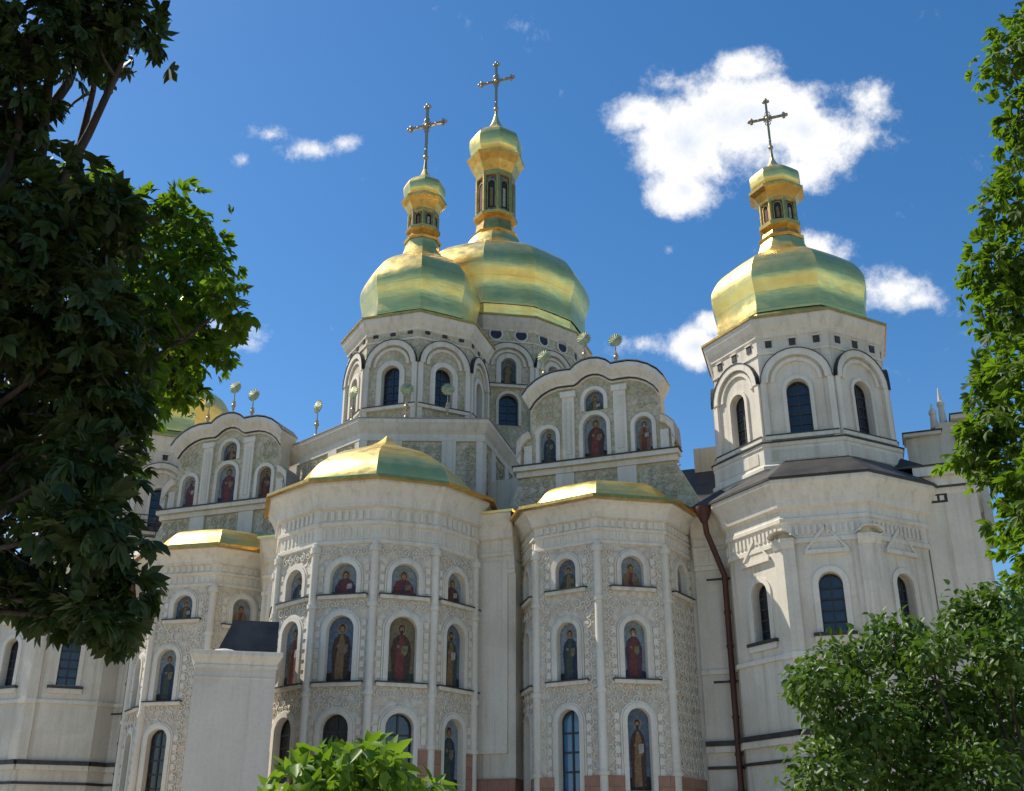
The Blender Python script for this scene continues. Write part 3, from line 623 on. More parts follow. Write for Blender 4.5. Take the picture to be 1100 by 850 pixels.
# chapels with a half-octagon front ----------------------------------------------
def chapel(mir):
    sg = -1 if mir else 1; ac = A0 + sg * (9.99 - A0); bc = 1.22; N0 = 20 - sg * 4
    ts = [N0 + 67.5, N0 + 22.5, N0 - 22.5, N0 - 67.5]
    v = plan(ac, bc, 4.3, ts)
    aw = lambda x: A0 + sg * (x - A0)
    L = [W(aw(4.4), .35), W(aw(5.9), .25)]; Rr = [W(aw(14.3), .55), W(aw(16.45), .55)]
    if mir: L, Rr = Rr[::-1], L[::-1]
    v = [back(v[0], .0)] + v[1:]
    pts = ([L[0], L[1]] if not mir else [L[0], L[1]]) + v + Rr
    zE = 16.15 if True else 0
    mb = MB(); ops = {}
    base_i = 2
    for i in range(3):
        ops[base_i + i] = [('win', 10.0, .92, 2.35, .5), ('win', 1.6, .92, 2.6, .5)]
    bl = []
    for i in range(len(pts) - 1):
        f = Fr(pts[i], pts[i + 1]); o_ = ops.get(i, [])
        panel(mb, f, [(0, 0), (f.L, 0), (f.L, zE - 2.6), (0, zE - 2.6)], [arch(f.L * q, z0, w_, h) for k, z0, w_, h, q in o_], 'plaster', .45, 'plaster')
        for k, z0, w_, h, q in o_:
            s = f.L * q; bl.append((f, s, z0, w_, h)); surround(mb, f, s, z0, w_ + .02, h + .01, .22, .06)
            fbox(mb, f, s - .85, s + .85, z0 - .16, z0 - .04, -.02, .2, 'lead_ledge'); fbox(mb, f, s - .8, s + .8, z0 - .4, z0 - .165, -.02, .12, 'plaster_trim')
            if z0 > 5:                               # triangular pediment over the window
                zt = 13.25; fprism(mb, f, [(s - .72, zt), (s + .72, zt), (s, zt + .85)], -.02, .06, 'plaster')
                for x0, z_0, x1, z_1 in ((-.85, zt, 0, zt + 1.0), (0, zt + 1.0, .85, zt)):
                    fprism(mb, f, [(s + x0, z_0), (s + x1, z_1), (s + x1, z_1 - .2), (s + x0 + (.12 if x0 < 0 else 0), z_0 - .0)][:4], -.02, .13, 'plaster_trim')
                fbox(mb, f, s - .85, s + .85, zt - .16, zt - .003, -.02, .15, 'plaster_trim')
        if i not in (99,):
            # string courses
            for z0, z1, d, mm in ((9.1, 9.28, .1, 'plaster_trim'), (6.2, 6.4, .2, 'lead_ledge'), (5.95, 6.197, .14, 'plaster_trim'), (5.3, 5.42, .07, 'lead_ledge')):
                fbox(mb, f, 0, f.L, z0, z1, -.02, d, mm)
    o = mb.build('chapel')
    for f, s, z0, w_, h in bl: window(f, s, z0, w_, h, -.4, o)
    cm = MB(); prof = [(0, -2.6), (.1, -2.58), (.1, -2.4), (.04, -2.36), (.04, -1.75), (.14, -1.7), (.14, -1.55), (.08, -1.5), (.08, -1.2), (.24, -1.1), (.3, -.8), (.5, -.4), (.66, -.2), (.66, -.03)]
    sweep(cm, pts, [(d, zE + z) for d, z in prof], 'plaster_trim')
    for i in range(len(pts) - 1): dentils(cm, Fr(*offset([pts[i], pts[i + 1]], .04)), zE - 2.25, zE - 1.85, .06, .24, .12)
    cm.build('cornice', o)
    # corner pilasters with little curved hoods
    for i in range(base_i + 1, base_i + 3):
        pm = MB(); p = Vector(pts[i]); a = (p - Vector(pts[i - 1])).normalized(); b = (Vector(pts[i + 1]) - p).normalized(); na = Vector((a.y, -a.x)); nb = Vector((b.y, -b.x))
        if i == base_i: na = nb
        if i == base_i + 3: nb = na
        q = [p - a * .42, p, p + b * .42]
        if i == base_i: q = [p, p + b * .42]
        if i == base_i + 3: q = [p - a * .42, p]
        q = [(x.x, x.y) for x in q]
        sweep(pm, q, [(-.02, 9.3), (.15, 9.3), (.15, 13.55), (-.02, 13.55)], 'plaster'); sweep(pm, q, [(-.02, 13.35), (.19, 13.35), (.27, 13.55), (.3, 13.62), (.3, 13.75), (-.02, 13.8)], 'plaster_trim')
        sweep(pm, q, [(-.02, 6.42), (.12, 6.42), (.12, 9.05), (-.02, 9.05)], 'plaster'); sweep(pm, q, [(-.02, 9.05), (.2, 9.05), (.2, 9.295), (-.02, 9.295)], 'plaster_trim')
        # hood: half cylinder cap across the corner
        nn = (na + nb).normalized(); tt = Vector((-nn.y, nn.x)); P = []
        for j in range(13):
            al = math.pi * j / 12; r = .62
            for rr, dd in ((.46, -.1), (.46, .34), (.53, .38), (.53, -.1)): x = p + tt * (-rr * math.cos(al)) + nn * dd; P.append((x.x, x.y, 13.8 + rr * .5 * math.sin(al)))
        pm.add(P, [(j * 4 + k, j * 4 + k + 1, j * 4 + 5 + k, j * 4 + 4 + k) for j in range(12) for k in range(3)], 'plaster_trim')
        pm.build('pilaster', o)
    # roof
    rm = MB(); ctr = Vector(W(ac, bc + 1.6)); ev = offset(pts, .72)
    sweep(rm, pts, [(.66, zE - .03), (.74, zE - .03), (.74, zE + .07)], 'dark_sheet_roof', caps=False)
    ev = offset(pts, .74); tops = [(ctr.x + (x - ctr.x) * .45, ctr.y + (y - ctr.y) * .45, zE + 2.3) for x, y in ev]
    for i in range(len(pts) - 1): rm.quad((*ev[i], zE + .07), (*ev[i + 1], zE + .07), tops[i + 1], tops[i], 'dark_sheet_roof')
    rm.add(tops + [(ctr.x, ctr.y, zE + 2.35)], [(i, i + 1, len(tops)) for i in range(len(tops) - 1)], 'dark_sheet_roof')
    rm.build('chapel_roof', o)
    # end block
    if not mir:
        em = MB(); f = Fr(W(14.15, .2), W(16.3, .2))
        fbox(em, f, 0, f.L, 0, 16.2, -3.0, .25, 'plaster'); fbox(em, f, -.1, f.L + .15, 16.2, 16.6, -3.1, .4, 'plaster_trim'); fbox(em, f, -.2, f.L + .35, 16.6, 17.0, -3.2, .6, 'plaster_trim'); fbox(em, f, -4, f.L + .4, 17.003, 17.08, -3.3, .65, 'dark_sheet_roof')
        fbox(em, f, -4.2, -.003, 15.4, 17.0, -3.1, -.4, 'plaster'); fbox(em, f, .35, 1.0, 15.5, 15.9, .2, .256, 'lead_ledge')
        for k in range(2): fbox(em, f, .43 + k * .27, .6 + k * .27, 15.6, 15.8, .2, .275, 'plaster_trim')
        em.build('end_block', o)
    return o
chapel(False); chapel(True)

# towers --------------------------------------------------------------------------
def cross(cx, cy, z0, h, parent):
    mb = MB(); f = Fr((cx - U.x, cy - U.y), (cx + U.x, cy + U.y)); L = f.L / 2; g = 'cross_gilding'; t = h * .015
    z1 = z0 + h; zc = z0 + h * .66; arm = h * .235
    fbox(mb, f, L - t, L + t, z0, z1 - h * .04, -t, t, g); fbox(mb, f, L - arm, L + arm, zc - t, zc + t, -t * .9, t * .9, g)
    for s, z, ds, dz in ((0, z1, 0, 1), (-arm, zc, -1, 0), (arm, zc, 1, 0)):    # trefoil ends
        e = h * .028
        for k in (-1, 0, 1):
            ox = ds * (e if k == 0 else -.3 * e) + (k * e * 1.05 if ds == 0 else 0); oz = dz * (e if k == 0 else -.3 * e) + (k * e * 1.05 if dz == 0 else 0)
            if ds == 0: oz -= h * .04
            mb.ball(f.P(L + s + ox, z + oz), e * .9, g, 8, 5)
    mb.ball(f.P(L, zc), h * .035, g, 8, 5); mb.ball(f.P(L, z0 + h * .16), h * .036, g, 10, 6); mb.ball(f.P(L, z0 + h * .28), h * .02, g, 8, 5)
    for a in (45, 135, 225, 315):
        x, z = math.cos(R(a)), math.sin(R(a)); mb.tube([f.P(L + x * h * .03, zc + z * h * .03), f.P(L + x * h * .085, zc + z * h * .085)], [t * .7, t * .2], g, 6)
    mb.tube([f.P(L + h * .06 * math.cos(2 * math.pi * i / 16), zc + h * .06 * math.sin(2 * math.pi * i / 16)) for i in range(17)], t * .5, g, 5, False)
    for sg in (-1, 1):                                # scrolled brackets along the bars
        for q in (.12, -.12): mb.tube([f.P(L + sg * h * .01, zc + q * h), f.P(L + sg * h * .035, zc + q * h * .8), f.P(L + sg * h * .03, zc + q * h * .55)], t * .45, g, 5)
        mb.ball(f.P(L + sg * arm * .55, zc), h * .02, g, 8, 5)
    mb.tube([f.P(L, z0 - h * .1), f.P(L, z0 + h * .12), f.P(L, z0 + h * .3)], [h * .03, h * .018, h * .01], g, 8)
    return mb.build('cross', parent)
def tower(a, b, Rd, nrm, n, zb, win, hood_top, frieze, eave, dome_r, z_neck, zs, crossz, deco, neck_r, wall='plaster', extra=None, sides=None):
    cx, cy = W(a, b); half = 180 / n; t0 = nrm + half
    pts = ngon(cx, cy, Rd, n, t0); mb = MB(); fl = []
    view = BACK(Vector((cx, cy)))
    for k in range(n):
        f = Fr(pts[k], pts[(k + 1) % n]); tn = nrm - 360 / n * k; dv = (tn - view + 180) % 360 - 180
        vis = abs(dv) < 115
        holes = []
        if vis: holes = [arch(f.L / 2, win[0], win[2], win[1] - win[0])] + ([arch(f.L / 2, extra[0], extra[2], extra[1] - extra[0])] if extra else [])
        panel(mb, f, [(0, zb), (f.L, zb), (f.L, eave - .9), (0, eave - .9)], holes, wall, .4, 'plaster_trim')
        if not vis: continue
        fl.append(f); s = f.L / 2
        surround(mb, f, s, win[0], win[2] + .02, win[1] - win[0] + .01, .28 if deco else .16, .09)
        if extra: surround(mb, f, s, extra[0], extra[2] + .02, extra[1] - extra[0] + .01, .16, .08)
        rh = f.L / 2 - .2; zsp = hood_top - rh
        hood(mb, f, s, zsp, rh - .14, .3, .2, 'plaster_trim'); hood(mb, f, s, zsp, rh + .162, .03, .24, 'lead_ledge'); hood(mb, f, s, zsp, rh - .42, .16, .1, 'plaster_trim')
        for e in (0, f.L):                           # corner strips under the hoods
            fbox(mb, f, max(0, e - .26), min(f.L, e + .26), zb, zsp, -.02, .16, 'plaster_trim')
        fbox(mb, f, .02, f.L - .02, win[0] - .3, win[0] - .12, -.02, .22, 'plaster_trim'); fbox(mb, f, .02, f.L - .02, win[0] - .118, win[0] - .07, -.02, .25, 'lead_ledge')
        nb = 3 if n == 8 else 2
        for i in range(nb):                          # frieze of little dark blocks
            q = f.L * (i + .5) / nb
            if n == 8: fbox(mb, f, q - .14, q + .14, frieze - .16, frieze + .16, -.02, .05, 'lead_ledge'); fbox(mb, f, q - .2, q + .2, frieze + .163, frieze + .22, -.02, .09, 'plaster_trim')
            else:
                mb.add([f.P(q + .34 * math.cos(2 * math.pi * j / 16), frieze + .34 * math.sin(2 * math.pi * j / 16), .02) for j in range(16)], [tuple(range(16))], 'ic_navy'); hood(mb, f, q, frieze, .34, .1, .08, 'plaster_trim', 18, 0, 2 * math.pi)
        fbox(mb, f, 0, f.L, frieze - .5, frieze - .4, -.02, .06, 'plaster_trim')
    o = mb.build('tower')
    cm = MB(); sweep(cm, pts, [(0, eave - .95), (.08, eave - .9), (.08, eave - .78), (.2, eave - .6), (.34, eave - .3), (.38, eave - .12), (.38, eave - .05)], 'plaster_trim', True)
    sweep(cm, pts, [(.36, eave - .06), (.46, eave - .05), (.46, eave + .06), (-.2, eave + .22)], 'old_gilding', True); cm.build('cornice', o)
    for f in fl:
        s = f.L / 2
        if deco == 'icons': icon(f, s, win[0], win[2], win[1] - win[0], -.2, o, **pal())
        else: window(f, s, win[0], win[2], win[1] - win[0], -.32, o)
        if extra: window(f, s, extra[0], extra[2], extra[1] - extra[0], -.32, o, bars=(2, 4))
    # dome
    dm = MB(); zr = z_neck - eave; nd = sides or n
    prof = [(Rd * .98, eave + .16), (dome_r * .955, eave + .1 * zr), (dome_r * .975, eave + .22 * zr), (dome_r, eave + .42 * zr), (dome_r * .985, eave + .52 * zr), (dome_r * .89, eave + .62 * zr), (dome_r * .67, eave + .715 * zr), (dome_r * .47, eave + .79 * zr), (dome_r * .355, eave + .87 * zr), (dome_r * .305, eave + .94 * zr), (neck_r, z_neck)]
    facet_lathe(dm, cx, cy, nd, nrm + 180 / nd, prof[:2] , 'gilding'); body = spline(prof[1:], 12); hh = zr * .33     # courses of sheet, each slightly bellied
    body = [(r + .062 * dome_r / 3.8 * math.sin(2 * math.pi * (z - eave) / hh), z) if r > dome_r * .55 else (r, z) for r, z in body]
    facet_lathe(dm, cx, cy, nd, nrm + 180 / nd, body, 'gilding')
    d = dm.build('dome')
    # lantern (zs: band top, body top, flare top, onion top) 
    lm = MB(); lb = neck_r
    facet_lathe(lm, cx, cy, 8, t0, [(lb * 1.05, z_neck - .1), (lb * 1.12, z_neck + .04), (lb * .92, z_neck + .22), (lb * .82, zs[0] - .34), (lb * 1.0, zs[0] - .22), (lb * 1.02, zs[0])], 'old_gilding', False)
    facet_lathe(lm, cx, cy, 8, t0, [(lb * 1.02, zs[0]), (lb * .8, zs[0] + .03), (lb * .8, zs[1])], 'lantern_wall', False)
    for k in range(8):
        al = R(t0 - 45 * k); x, y = cx - lb * .83 * math.sin(al), cy - lb * .83 * math.cos(al); lm.tube([(x, y, zs[0]), (x, y, zs[1])], lb * .1, 'old_gilding', 8, False)
        f = Fr(*[(cx - lb * .8 * math.sin(R(t0 - 45 * q)), cy - lb * .8 * math.cos(R(t0 - 45 * q))) for q in (k, k + 1)]); hh = zs[1] - zs[0]
        fprism(lm, f, arch(f.L / 2, zs[0] + .12 * hh, f.L * .5, hh * .72), -.02, .02, 'ic_dark'); fprism(lm, f, arch(f.L / 2, zs[0] + .16 * hh, f.L * .22, hh * .5), .02, .03, ('ic_ochre', 'ic_white', 'ic_blue', 'ic_red')[k % 4]); surround(lm, f, f.L / 2, zs[0] + .12 * hh, f.L * .52, hh * .73, f.L * .08, .06, 'old_gilding')
    facet_lathe(lm, cx, cy, 8, t0, [(lb * .82, zs[1] - .05), (lb * .9, zs[1]), (lb * .92, zs[1] + .2 * (zs[2] - zs[1])), (lb * 1.12, zs[1] + .6 * (zs[2] - zs[1])), (lb * 1.34, zs[2] - .14), (lb * 1.36, zs[2]), (lb * .95, zs[2] + .1)], 'old_gilding', False)
    lm.build('lantern', d)
    om = MB(); h = zs[3] - zs[2]; ob = lb * 1.2
    pr = [(lb * .95, zs[2] + .06), (ob * .98, zs[2] + .12 * h), (ob * 1.04, zs[2] + .3 * h), (ob * .98, zs[2] + .42 * h), (ob * .74, zs[2] + .53 * h), (ob * .44, zs[2] + .63 * h), (ob * .24, zs[2] + .75 * h), (ob * .12, zs[2] + .88 * h), (ob * .05, zs[3])]
    facet_lathe(om, cx, cy, 8, t0, spline(pr, 4), 'gilding'); om.build('cupola', d)
    cross(cx, cy, crossz[0], crossz[1] - crossz[0], d)
    return o
m = M('lantern_wall'); m.set(.5, .3, .4); m.col(m.ramp(m.noise(4, 3), [(.35, (.10, .10, .10)), (.65, (.30, .26, .18))]))
def chapel_tower(a, b, nrm):
    o = tower(a, b, 4.1, nrm, 8, 15.6, (18.95, 21.45, .98), 22.75, 23.3, 24.55, 3.85, 30.6, (31.5, 32.75, 33.5, 35.9), (35.9, 39.65), None, 1.08)
    cx, cy = W(a, b); mb = MB(); pts = ngon(cx, cy, 4.1, 8, nrm + 22.5)
    sweep(mb, pts, [(.0, 15.8), (.35, 15.8), (.35, 17.2), (.42, 17.25), (.42, 17.4), (.3, 17.5), (.3, 18.25), (.36, 18.3), (.36, 18.45), (0, 18.55)], 'plaster_trim', True)
    for k in range(8):
        f = Fr(*[offset(pts, .3, True)[q % 8] for q in (k, k + 1)]); fbox(mb, f, .35, f.L - .35, 17.62, 18.12, -.02, .03, 'plaster')
        fbox(mb, f, -.05, f.L + .05, 18.45, 18.5, -.3, .12, 'lead_ledge')
    mb.build('tower_base', o); return o
chapel_tower(9.5, 2.7, 16.5); chapel_tower(-28.6, 4.85, 23.5)
K = 1.045; e_ = lambda z: round(EYE + (z - EYE) * K, 3)
lt = Vector((-5.1, 53.5)) * K - O
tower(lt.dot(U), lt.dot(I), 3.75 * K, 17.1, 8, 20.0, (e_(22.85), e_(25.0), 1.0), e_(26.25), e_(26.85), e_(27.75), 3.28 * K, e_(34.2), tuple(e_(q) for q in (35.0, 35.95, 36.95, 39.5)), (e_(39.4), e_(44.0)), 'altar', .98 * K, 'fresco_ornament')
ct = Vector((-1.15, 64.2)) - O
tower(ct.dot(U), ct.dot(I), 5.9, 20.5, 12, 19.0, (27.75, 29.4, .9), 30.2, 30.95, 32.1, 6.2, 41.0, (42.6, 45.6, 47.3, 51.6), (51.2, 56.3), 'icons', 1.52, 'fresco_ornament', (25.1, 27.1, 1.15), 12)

# rain pipes on the cathedral wall -----------------------------------------------------
def pipe(pix, name='drainpipe', r=.11):
    mb = MB(); pts = [at(x, y, Y) for x, y, Y in pix]
    mb.tube(pts, r, 'drain_paint', 10)
    p = pts[0]; mb.tube([(p.x, p.y, p.z - .25), (p.x, p.y, p.z + .1), (p.x, p.y, p.z + .45)], [.13, .28, .32], 'drain_paint', 12)
    top = pts[-2] if len(pts) > 2 else pts[0]; lo = pts[-1]
    for k in range(7):
        q = top.lerp(lo, (k + .15) / 7); mb.tube([q - Vector((0, 0, .06)), q + Vector((0, 0, .06))], r * 1.25, 'drain_paint', 10)
        if k in (0, 3, 5): mb.tube([q + Vector((-.75 * U.x, -.75 * U.y, 0)), q + Vector((.75 * U.x, .75 * U.y, 0))], .045, 'lead_ledge', 6)
    return mb.build(name)
f0 = W(5.35, -.15); fl0 = W(2 * A0 - 5.35, -.1)
b0 = Vector((*W(5.05, -.55), 15.6)); b1 = Vector((*W(5.35, .05), 13.9))
def pipe3(pts, r=.13):
    mb = MB(); pts = [Vector(p) for p in pts]; mb.tube(pts, r, 'drain_paint', 10)
    p = pts[0]; mb.tube([(p.x, p.y, p.z - .3), (p.x, p.y, p.z + .05), (p.x, p.y, p.z + .4)], [.15, .3, .34], 'drain_paint', 12)
    a, b = pts[-2], pts[-1]
    for k in range(9):
        q = a.lerp(b, (k + .1) / 9); mb.tube([q - Vector((0, 0, .06)), q + Vector((0, 0, .06))], r * 1.25, 'drain_paint', 10)
        if k in (0, 3, 6): mb.tube([q + Vector((-.8 * U.x, -.8 * U.y, 0)), q + Vector((.8 * U.x, .8 * U.y, 0))], .05, 'lead_ledge', 6)
    return mb.build('drainpipe')
pipe3([(*W(5.15, -.75), 15.75), (*W(5.2, -.6), 15.0), (*W(5.75, -.1), 13.2), (*W(5.75, -.1), .2)])
pipe3([(*W(2 * A0 - 5.0, -.75), 15.75), (*W(2 * A0 - 5.05, -.6), 15.0), (*W(2 * A0 - 4.9, -.1), 13.2), (*W(2 * A0 - 4.9, -.1), .2)])
# small gable and pinnacle seen behind the right tower
mb = MB(); fr = Fr(W(14.6, 5.2), W(18.6, 5.2))
outl = [(-.6, 15), (2.6, 15), (2.6, 18.9), (2.2, 19.0), (2.0, 19.6), (2.0, 20.9), (.9, 20.95), (.6, 20.4), (-.6, 20.3)]
fprism(mb, fr, outl, -1.2, 0, 'plaster')
for s0, s1, z0, z1, d in ((1.6, 2.3, 20.0, 20.2, .25), (1.5, 2.45, 20.95, 21.15, .35), (1.8, 2.9, 18.9, 19.1, .3), (-.7, 1.0, 20.35, 20.5, .25)): fbox(mb, fr, s0, s1, z0, z1, -1.3, d, 'plaster_trim'); fbox(mb, fr, s0 - .05, s1 + .05, z1 + .003, z1 + .06, -1.35, d + .06, 'lead_ledge')
fbox(mb, fr, 1.62, 2.28, 19.7, 19.95, 0, .12, 'lead_ledge'); fbox(mb, fr, 1.62, 2.28, 19.1, 19.4, 0, .12, 'lead_ledge')
bg = mb.build('north_gable')
mb = MB(); c = fr.P(1.2, 21, -.5)
for dx, h in ((0, 1.9), (-.45, 1.1)): mb.tube([(c[0] + dx, c[1], 20.8), (c[0] + dx, c[1], 21 + h * .5), (c[0] + dx, c[1], 21 + h)], [.22, .14, .03], 'plaster_trim', 8); mb.ball((c[0] + dx, c[1], 21 + h * .55), .2, 'plaster_trim', 8, 6)
mb.build('pinnacle', bg)
# thin railing on the far south tower
mb = MB(); cx, cy = W(-28.6, 4.85); rp = ngon(cx, cy, 4.9, 8, 46)
for i in range(8):
    p, q = Vector((*rp[i], 0)), Vector((*rp[(i + 1) % 8], 0))
    for z in (18.9, 19.3, 19.6): mb.tube([(p.x, p.y, z), (q.x, q.y, z)], .03, 'window_bars', 6)
    for k in range(4): g = p.lerp(q, k / 4); mb.tube([(g.x, g.y, 18.2), (g.x, g.y, 19.62)], .03, 'window_bars', 6)
mb.build('railing')

for o, p in _parts:
    o.data.transform(__import__('mathutils').Matrix.Translation(-church_inv)); o.parent = p
MB = MBw

# ------------------------------------------------------------------ annexe in front of the south apse
an = empty('annexe', (at(250, 800, 40).x, 40, 0))
tag(an, 'plain grey-white rendered block with a moulded top and dark roof beside the main apse', 'annexe')
base = Vector((an.location.x, 40))
e = Vector((math.cos(R(13)), math.sin(R(13))))
p0 = base - e * 1.58; p1 = base + e * 1.28; f = Fr((p0.x, p0.y), (p1.x, p1.y))
zt = at(250, 700, 40).z
class AB(MBw):
    def build(s, name, parent=None):
        o = MBw.build(s, name, None); o.data.transform(__import__('mathutils').Matrix.Translation(-Vector(an.location))); o.parent = parent or an; return o
mb = AB(); L = f.L
fbox(mb, f, 0, L, 0, zt - .5, -6, 0, 'plaster_annexe'); mb.build('wall')
mb = AB(); pp = [f.P(0, 0, -6)[:2], f.P(0, 0, 0)[:2], f.P(L, 0, 0)[:2], f.P(L, 0, -6)[:2]]
sweep(mb, pp, [(0, zt - .62), (.05, zt - .6), (.05, zt - .5), (.02, zt - .46), (.08, zt - .36), (.2, zt - .16), (.2, zt - .02), (.1, zt), (-.6, zt + .02)], 'plaster_trim'); mb.build('cornice')
mb = AB(); c = f.P(.95, 0, -.7); mb.ball((c[0], c[1], zt + .02), .5, 'plaster_trim', 14, 8, .32); fbox(mb, f, 0.02, L - .02, zt - 1.0, zt - .93, -.01, .03, 'plaster_trim'); mb.build('coping')
mb = AB(); zr = zt + 1.55
mb.add([f.P(.55, zt, -1.6), f.P(L, zt, -1.6), f.P(L, zr, -2.1), f.P(1.15, zr, -2.1), f.P(1.15, zr, -5.9), f.P(L, zr, -5.9), f.P(.55, zt, -5.9), f.P(L, zt, -5.9)], [(0, 1, 2, 3), (3, 2, 5, 4), (0, 3, 4, 6), (1, 7, 5, 2), (6, 4, 5, 7)], 'dark_sheet_roof'); mb.build('roof')

# ------------------------------------------------------------------ trees
def leaf_object(name, parent, blobs, mat, size, seed, kind='palm', per=1.0, shell=.55, wr=.42, flat=.5):
    """blobs: (x, y, z, rx, ry, rz, clusters). Every leaf is its own little folded blade."""
    g = np.random.default_rng(seed); V = []; F = []
    P = []; D = []
    for (x, y, z, rx, ry, rz, n) in blobs:
        n = max(3, int(n * per)); d = g.normal(size=(n, 3)); d /= np.linalg.norm(d, axis=1)[:, None]
        rr = (shell + (1 - shell) * g.random(n)) ** 1.0; rr *= 1 + .18 * g.normal(size=n) * (g.random(n) < .4)
        P.append(np.array([x, y, z]) + d * rr[:, None] * np.array([rx, ry, rz])); D.append(d)
    P = np.concatenate(P); D = np.concatenate(D); n = len(P)
    # twig direction: outward with droop; leaf normal: mostly up, tipped outward
    tw = D * .8 + g.normal(size=(n, 3)) * .5 + np.array([0, 0, -.35]); tw /= np.linalg.norm(tw, axis=1)[:, None]
    up = np.array([0, 0, 1.0]) + D * .5 + g.normal(size=(n, 3)) * flat
    up -= tw * (up * tw).sum(1)[:, None]; up /= np.linalg.norm(up, axis=1)[:, None]
    sd_ = np.cross(tw, up)
    sc_ = size * (.7 + .6 * g.random(n))
    angs = {'palm': [-1.25, -.72, -.25, .25, .72, 1.25], 'maple': [-.9, -.3, .3, .9], 'single': [0]}[kind]
    ln = {'palm': [.62, .88, 1, 1, .88, .62], 'maple': [.75, 1, 1, .75], 'single': [1]}[kind]
    prof = [(0, 0), (.32, wr * .36), (.62, wr * .5), (1.0, 0)] if kind == 'palm' else [(0, 0), (.22, wr * .5), (.6, wr * .42), (1.0, 0)]
    verts = []; 
    for a, l in zip(angs, ln):
        aa = a + g.normal(size=n) * .12; dr = tw * np.cos(aa)[:, None] + sd_ * np.sin(aa)[:, None]; dr = dr + up * (g.normal(size=n) * .18 - .16)[:, None]
        dr /= np.linalg.norm(dr, axis=1)[:, None]; nn = up - dr * (up * dr).sum(1)[:, None]; nn /= np.linalg.norm(nn, axis=1)[:, None]; cc = np.cross(dr, nn)
        L_ = (sc_ * l)[:, None]; dro = -.16
        pt = lambda t, w_: P + dr * L_ * t + cc * L_ * w_ + nn * L_ * (abs(w_) * .35 + dro * t * t)
        verts.append(np.stack([pt(0, 0), pt(prof[1][0], prof[1][1]), pt(prof[2][0], prof[2][1]), pt(1, 0), pt(prof[2][0], -prof[2][1]), pt(prof[1][0], -prof[1][1])], 1))
    Vv = np.concatenate(verts).reshape(-1, 3); k = len(Vv) // 6
    b = (np.arange(k) * 6)[:, None]; faces = np.concatenate([b + np.array([0, 1, 2, 3]), b + np.array([0, 3, 4, 5])])
    me = bpy.data.meshes.new(name); me.vertices.add(len(Vv)); me.vertices.foreach_set('co', Vv.ravel())
    me.loops.add(len(faces) * 4); me.loops.foreach_set('vertex_index', faces.ravel()); me.polygons.add(len(faces))
    me.polygons.foreach_set('loop_start', np.arange(len(faces)) * 4); me.materials.append(MATS[mat]); me.update(); me.validate()
    o = bpy.data.objects.new(name, me); C.objects.link(o); o.parent = parent
    return o
def limb(mb, a, b, r0, r1, g, wob=.12, k=7, n=8):
    a, b = Vector(a), Vector(b); L_ = (b - a).length; pts = []; j = Vector((g.uniform(-1, 1), g.uniform(-1, 1), g.uniform(-.3, .6))) * wob * L_
    for i in range(k + 1):
        t = i / k; pts.append(a.lerp(b, t) + j * math.sin(math.pi * t) + Vector((g.uniform(-1, 1), g.uniform(-1, 1), g.uniform(-1, 1))) * .012 * L_ * (0 < i < k))
    mb.tube(pts, [r0 + (r1 - r0) * i / k for i in range(k + 1)], 'bark', n); return pts
def tree(name, label, cat, foot, fork, tr, blobs, mat, size, seed, kind, per=1.0, group=None, shell=.5, wr=.42, crown='crown', limbs=.012, flat=.5):
    """blobs in world coordinates"""
    t = empty(name, foot); tag(t, label, cat, group); g = random.Random(seed); fv = Vector(foot)
    rel_ = [(x - fv.x, y - fv.y, z - fv.z, a, b, c, n) for x, y, z, a, b, c, n in blobs]
    mb = MBw(); fk = Vector(fork) - fv
    limb(mb, (0, 0, -.1), fk, tr, tr * .62, g, .04, 8, 12)
    for i, (x, y, z, a, b, c, n) in enumerate(rel_):
        st = fk * g.uniform(.82, 1.0); r0 = min(tr * .45, limbs * 1.5 + limbs * (Vector((x, y, z)) - st).length)
        p = limb(mb, st, (x, y, z), r0, r0 * .25, g, .1, 8, 7)
        for q in range(5):
            e = p[-1 - q % 3] ; d = Vector((g.gauss(0, 1), g.gauss(0, 1), g.gauss(0, .7))).normalized(); limb(mb, e, e + Vector((d.x * a, d.y * b, d.z * c)) * .85, r0 * .25, .006, g, .1, 4, 5)
    mb.build('trunk' if cat != 'bush' else 'stems', t)
    leaf_object(crown, t, rel_, mat, size, seed, kind, per, shell, wr, flat)
    return t
def B(x, y, rx, ry, Y, dep, n):                     # blob from its place in the view, given a distance and depth
    p = at(x, y, Y); v = (425 - y) / F_PX; m_ = Y / (F_PX * (_c - v * _s)); return (p.x, p.y, p.z, rx * m_, dep, ry * m_, n)
g = random.Random(3)
# near chestnut, left: overhanging crown
near = []
for (x, y, rx, ry, n) in [(40, 20, 90, 70, 120), (110, 30, 60, 45, 60), (5, 110, 58, 66, 90), (150, 15, 26, 30, 22), (35, 205, 52, 44, 60), (112, 222, 40, 34, 42), (20, 260, 80, 70, 120), (90, 270, 50, 50, 56),
        (30, 350, 80, 60, 110), (110, 350, 55, 50, 60), (30, 430, 80, 60, 110), (110, 430, 55, 45, 60), (30, 500, 50, 45, 50), (100, 500, 50, 45, 50), (15, 590, 45, 50, 44), (90, 570, 60, 45, 60), (120, 630, 45, 40, 46), (40, 640, 50, 34, 40), (115, 670, 30, 26, 22), (75, 660, 40, 26, 26),
        (-90, 60, 110, 110, 140), (-90, 230, 110, 110, 140), (-90, 400, 110, 110, 130), (-100, 560, 90, 80, 80), (-60, -90, 130, 90, 160), (60, -110, 110, 80, 130), (-220, -60, 130, 130, 130), (-220, 180, 120, 120, 110), (140, -80, 50, 50, 50)]:
    near.append(B(x, y, rx, ry, 9.0 + g.uniform(-.9, .9), .75, n))
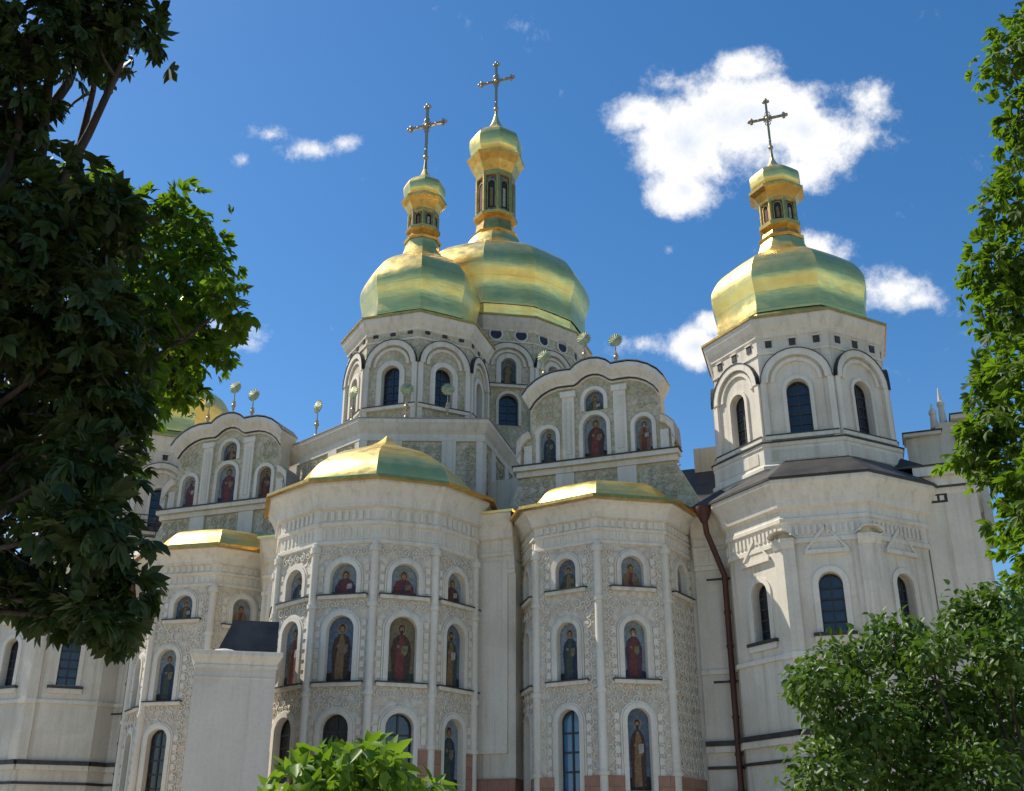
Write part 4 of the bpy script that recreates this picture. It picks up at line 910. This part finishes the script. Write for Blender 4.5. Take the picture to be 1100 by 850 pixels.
tree('chestnut_tree', 'dark shaded chestnut tree with large leaves overhanging the left edge', 'tree', (-6.6, 9.6, 0), (-5.6, 9.4, 4.2), .32, near, 'shaded_chestnut_leaf', .19, 11, 'palm', 2.1, shell=.25, wr=.40)
# lit tree behind it
far = []
for (x, y, rx, ry, n) in [(190, 240, 50, 34, 120), (150, 270, 50, 50, 130), (215, 290, 42, 38, 120), (245, 325, 24, 24, 55), (190, 330, 52, 40, 140), (150, 350, 50, 50, 130), (215, 370, 34, 30, 80), (180, 400, 40, 30, 90), (130, 420, 50, 45, 120), (120, 480, 40, 22, 50), (75, 300, 70, 80, 170), (75, 440, 70, 80, 150), (0, 360, 80, 120, 160), (110, 215, 40, 30, 60), (30, 230, 70, 60, 100), (-60, 300, 80, 130, 140)]:
    far.append(B(x, y, rx, ry, 16.5 + g.uniform(-1.2, 1.2), 1.3, n))
tree('leafy_tree', 'sunlit green tree behind the dark chestnut, in front of the far gilded dome', 'tree', (-11.5, 17, 0), (-9.6, 16.8, 5.5), .34, far, 'sunlit_leaf', .23, 12, 'palm', 1.3, shell=.3, wr=.42)
# right tree
rt = []
for (x, y, rx, ry, n) in [(1080, 62, 30, 30, 45), (1110, 40, 40, 50, 70), (1120, 120, 40, 50, 70), (1098, 125, 22, 36, 36), (1092, 178, 22, 28, 36), (1085, 220, 30, 36, 60), (1065, 285, 34, 34, 75), (1110, 280, 50, 60, 120), (1085, 340, 40, 40, 90), (1070, 400, 28, 32, 60), (1110, 410, 50, 60, 120), (1065, 450, 34, 26, 60), (1050, 478, 30, 18, 44), (1085, 500, 34, 34, 66), (1110, 520, 40, 60, 90), (1088, 560, 20, 26, 30), (1120, 600, 36, 40, 50), (1180, 100, 70, 110, 140), (1190, 330, 80, 120, 170), (1190, 540, 70, 90, 110)]:
    rt.append(B(x, y, rx, ry, 13.5 + g.uniform(-.8, .8), .9, n))
tree('leafy_tree', 'bright green leafy tree reaching in from the right edge above the lilac bush', 'tree', (9.6, 13.8, 0), (9.5, 13.7, 4.6), .26, rt, 'sunlit_leaf', .17, 13, 'palm', 1.9, limbs=.004, shell=.3, wr=.42)
# lilac bush lower right
lb = []
for (x, y, rx, ry, n) in [(870, 735, 30, 28, 260), (905, 715, 40, 30, 340), (960, 690, 36, 34, 360), (1000, 700, 26, 24, 220), (1040, 665, 30, 32, 320), (1080, 650, 30, 30, 260), (1075, 700, 40, 40, 420), (920, 770, 60, 50, 700), (1000, 760, 60, 55, 760), (1070, 770, 60, 60, 760), (890, 830, 45, 45, 460), (970, 830, 60, 50, 620), (1050, 840, 70, 50, 620), (1120, 720, 50, 80, 420), (900, 900, 60, 60, 360), (1000, 910, 80, 60, 420), (1090, 910, 70, 60, 320)]:
    lb.append(B(x, y, rx, ry, 19 + g.uniform(-.9, .9), .95, n))
tree('lilac_bush', 'dense dark green bush in front of the right-hand chapel wall', 'bush', (8.6, 19.2, 0), (8.5, 19.2, .8), .12, lb, 'lilac_leaf', .135, 14, 'single', 1.9, shell=.35, wr=.62, crown='foliage', flat=.7)
# fresh green bush below the main apse
yb = []
for (x, y, rx, ry, n) in [(318, 835, 24, 18, 60), (350, 822, 30, 20, 80), (395, 815, 32, 18, 90), (420, 830, 18, 20, 40), (370, 845, 50, 25, 120), (465, 846, 18, 8, 16), (320, 880, 50, 40, 110), (400, 880, 60, 40, 120), (470, 890, 30, 34, 50)]:
    yb.append(B(x, y, rx, ry, 12 + g.uniform(-.4, .4), .5, n))
tree('shrub', 'small fresh light green shrub below the doorway of the main apse', 'bush', (-2.0, 12, 0), (-2.0, 12, .5), .06, yb, 'young_leaf', .20, 15, 'single', 1.0, shell=.35, wr=.55, crown='foliage', flat=.6)
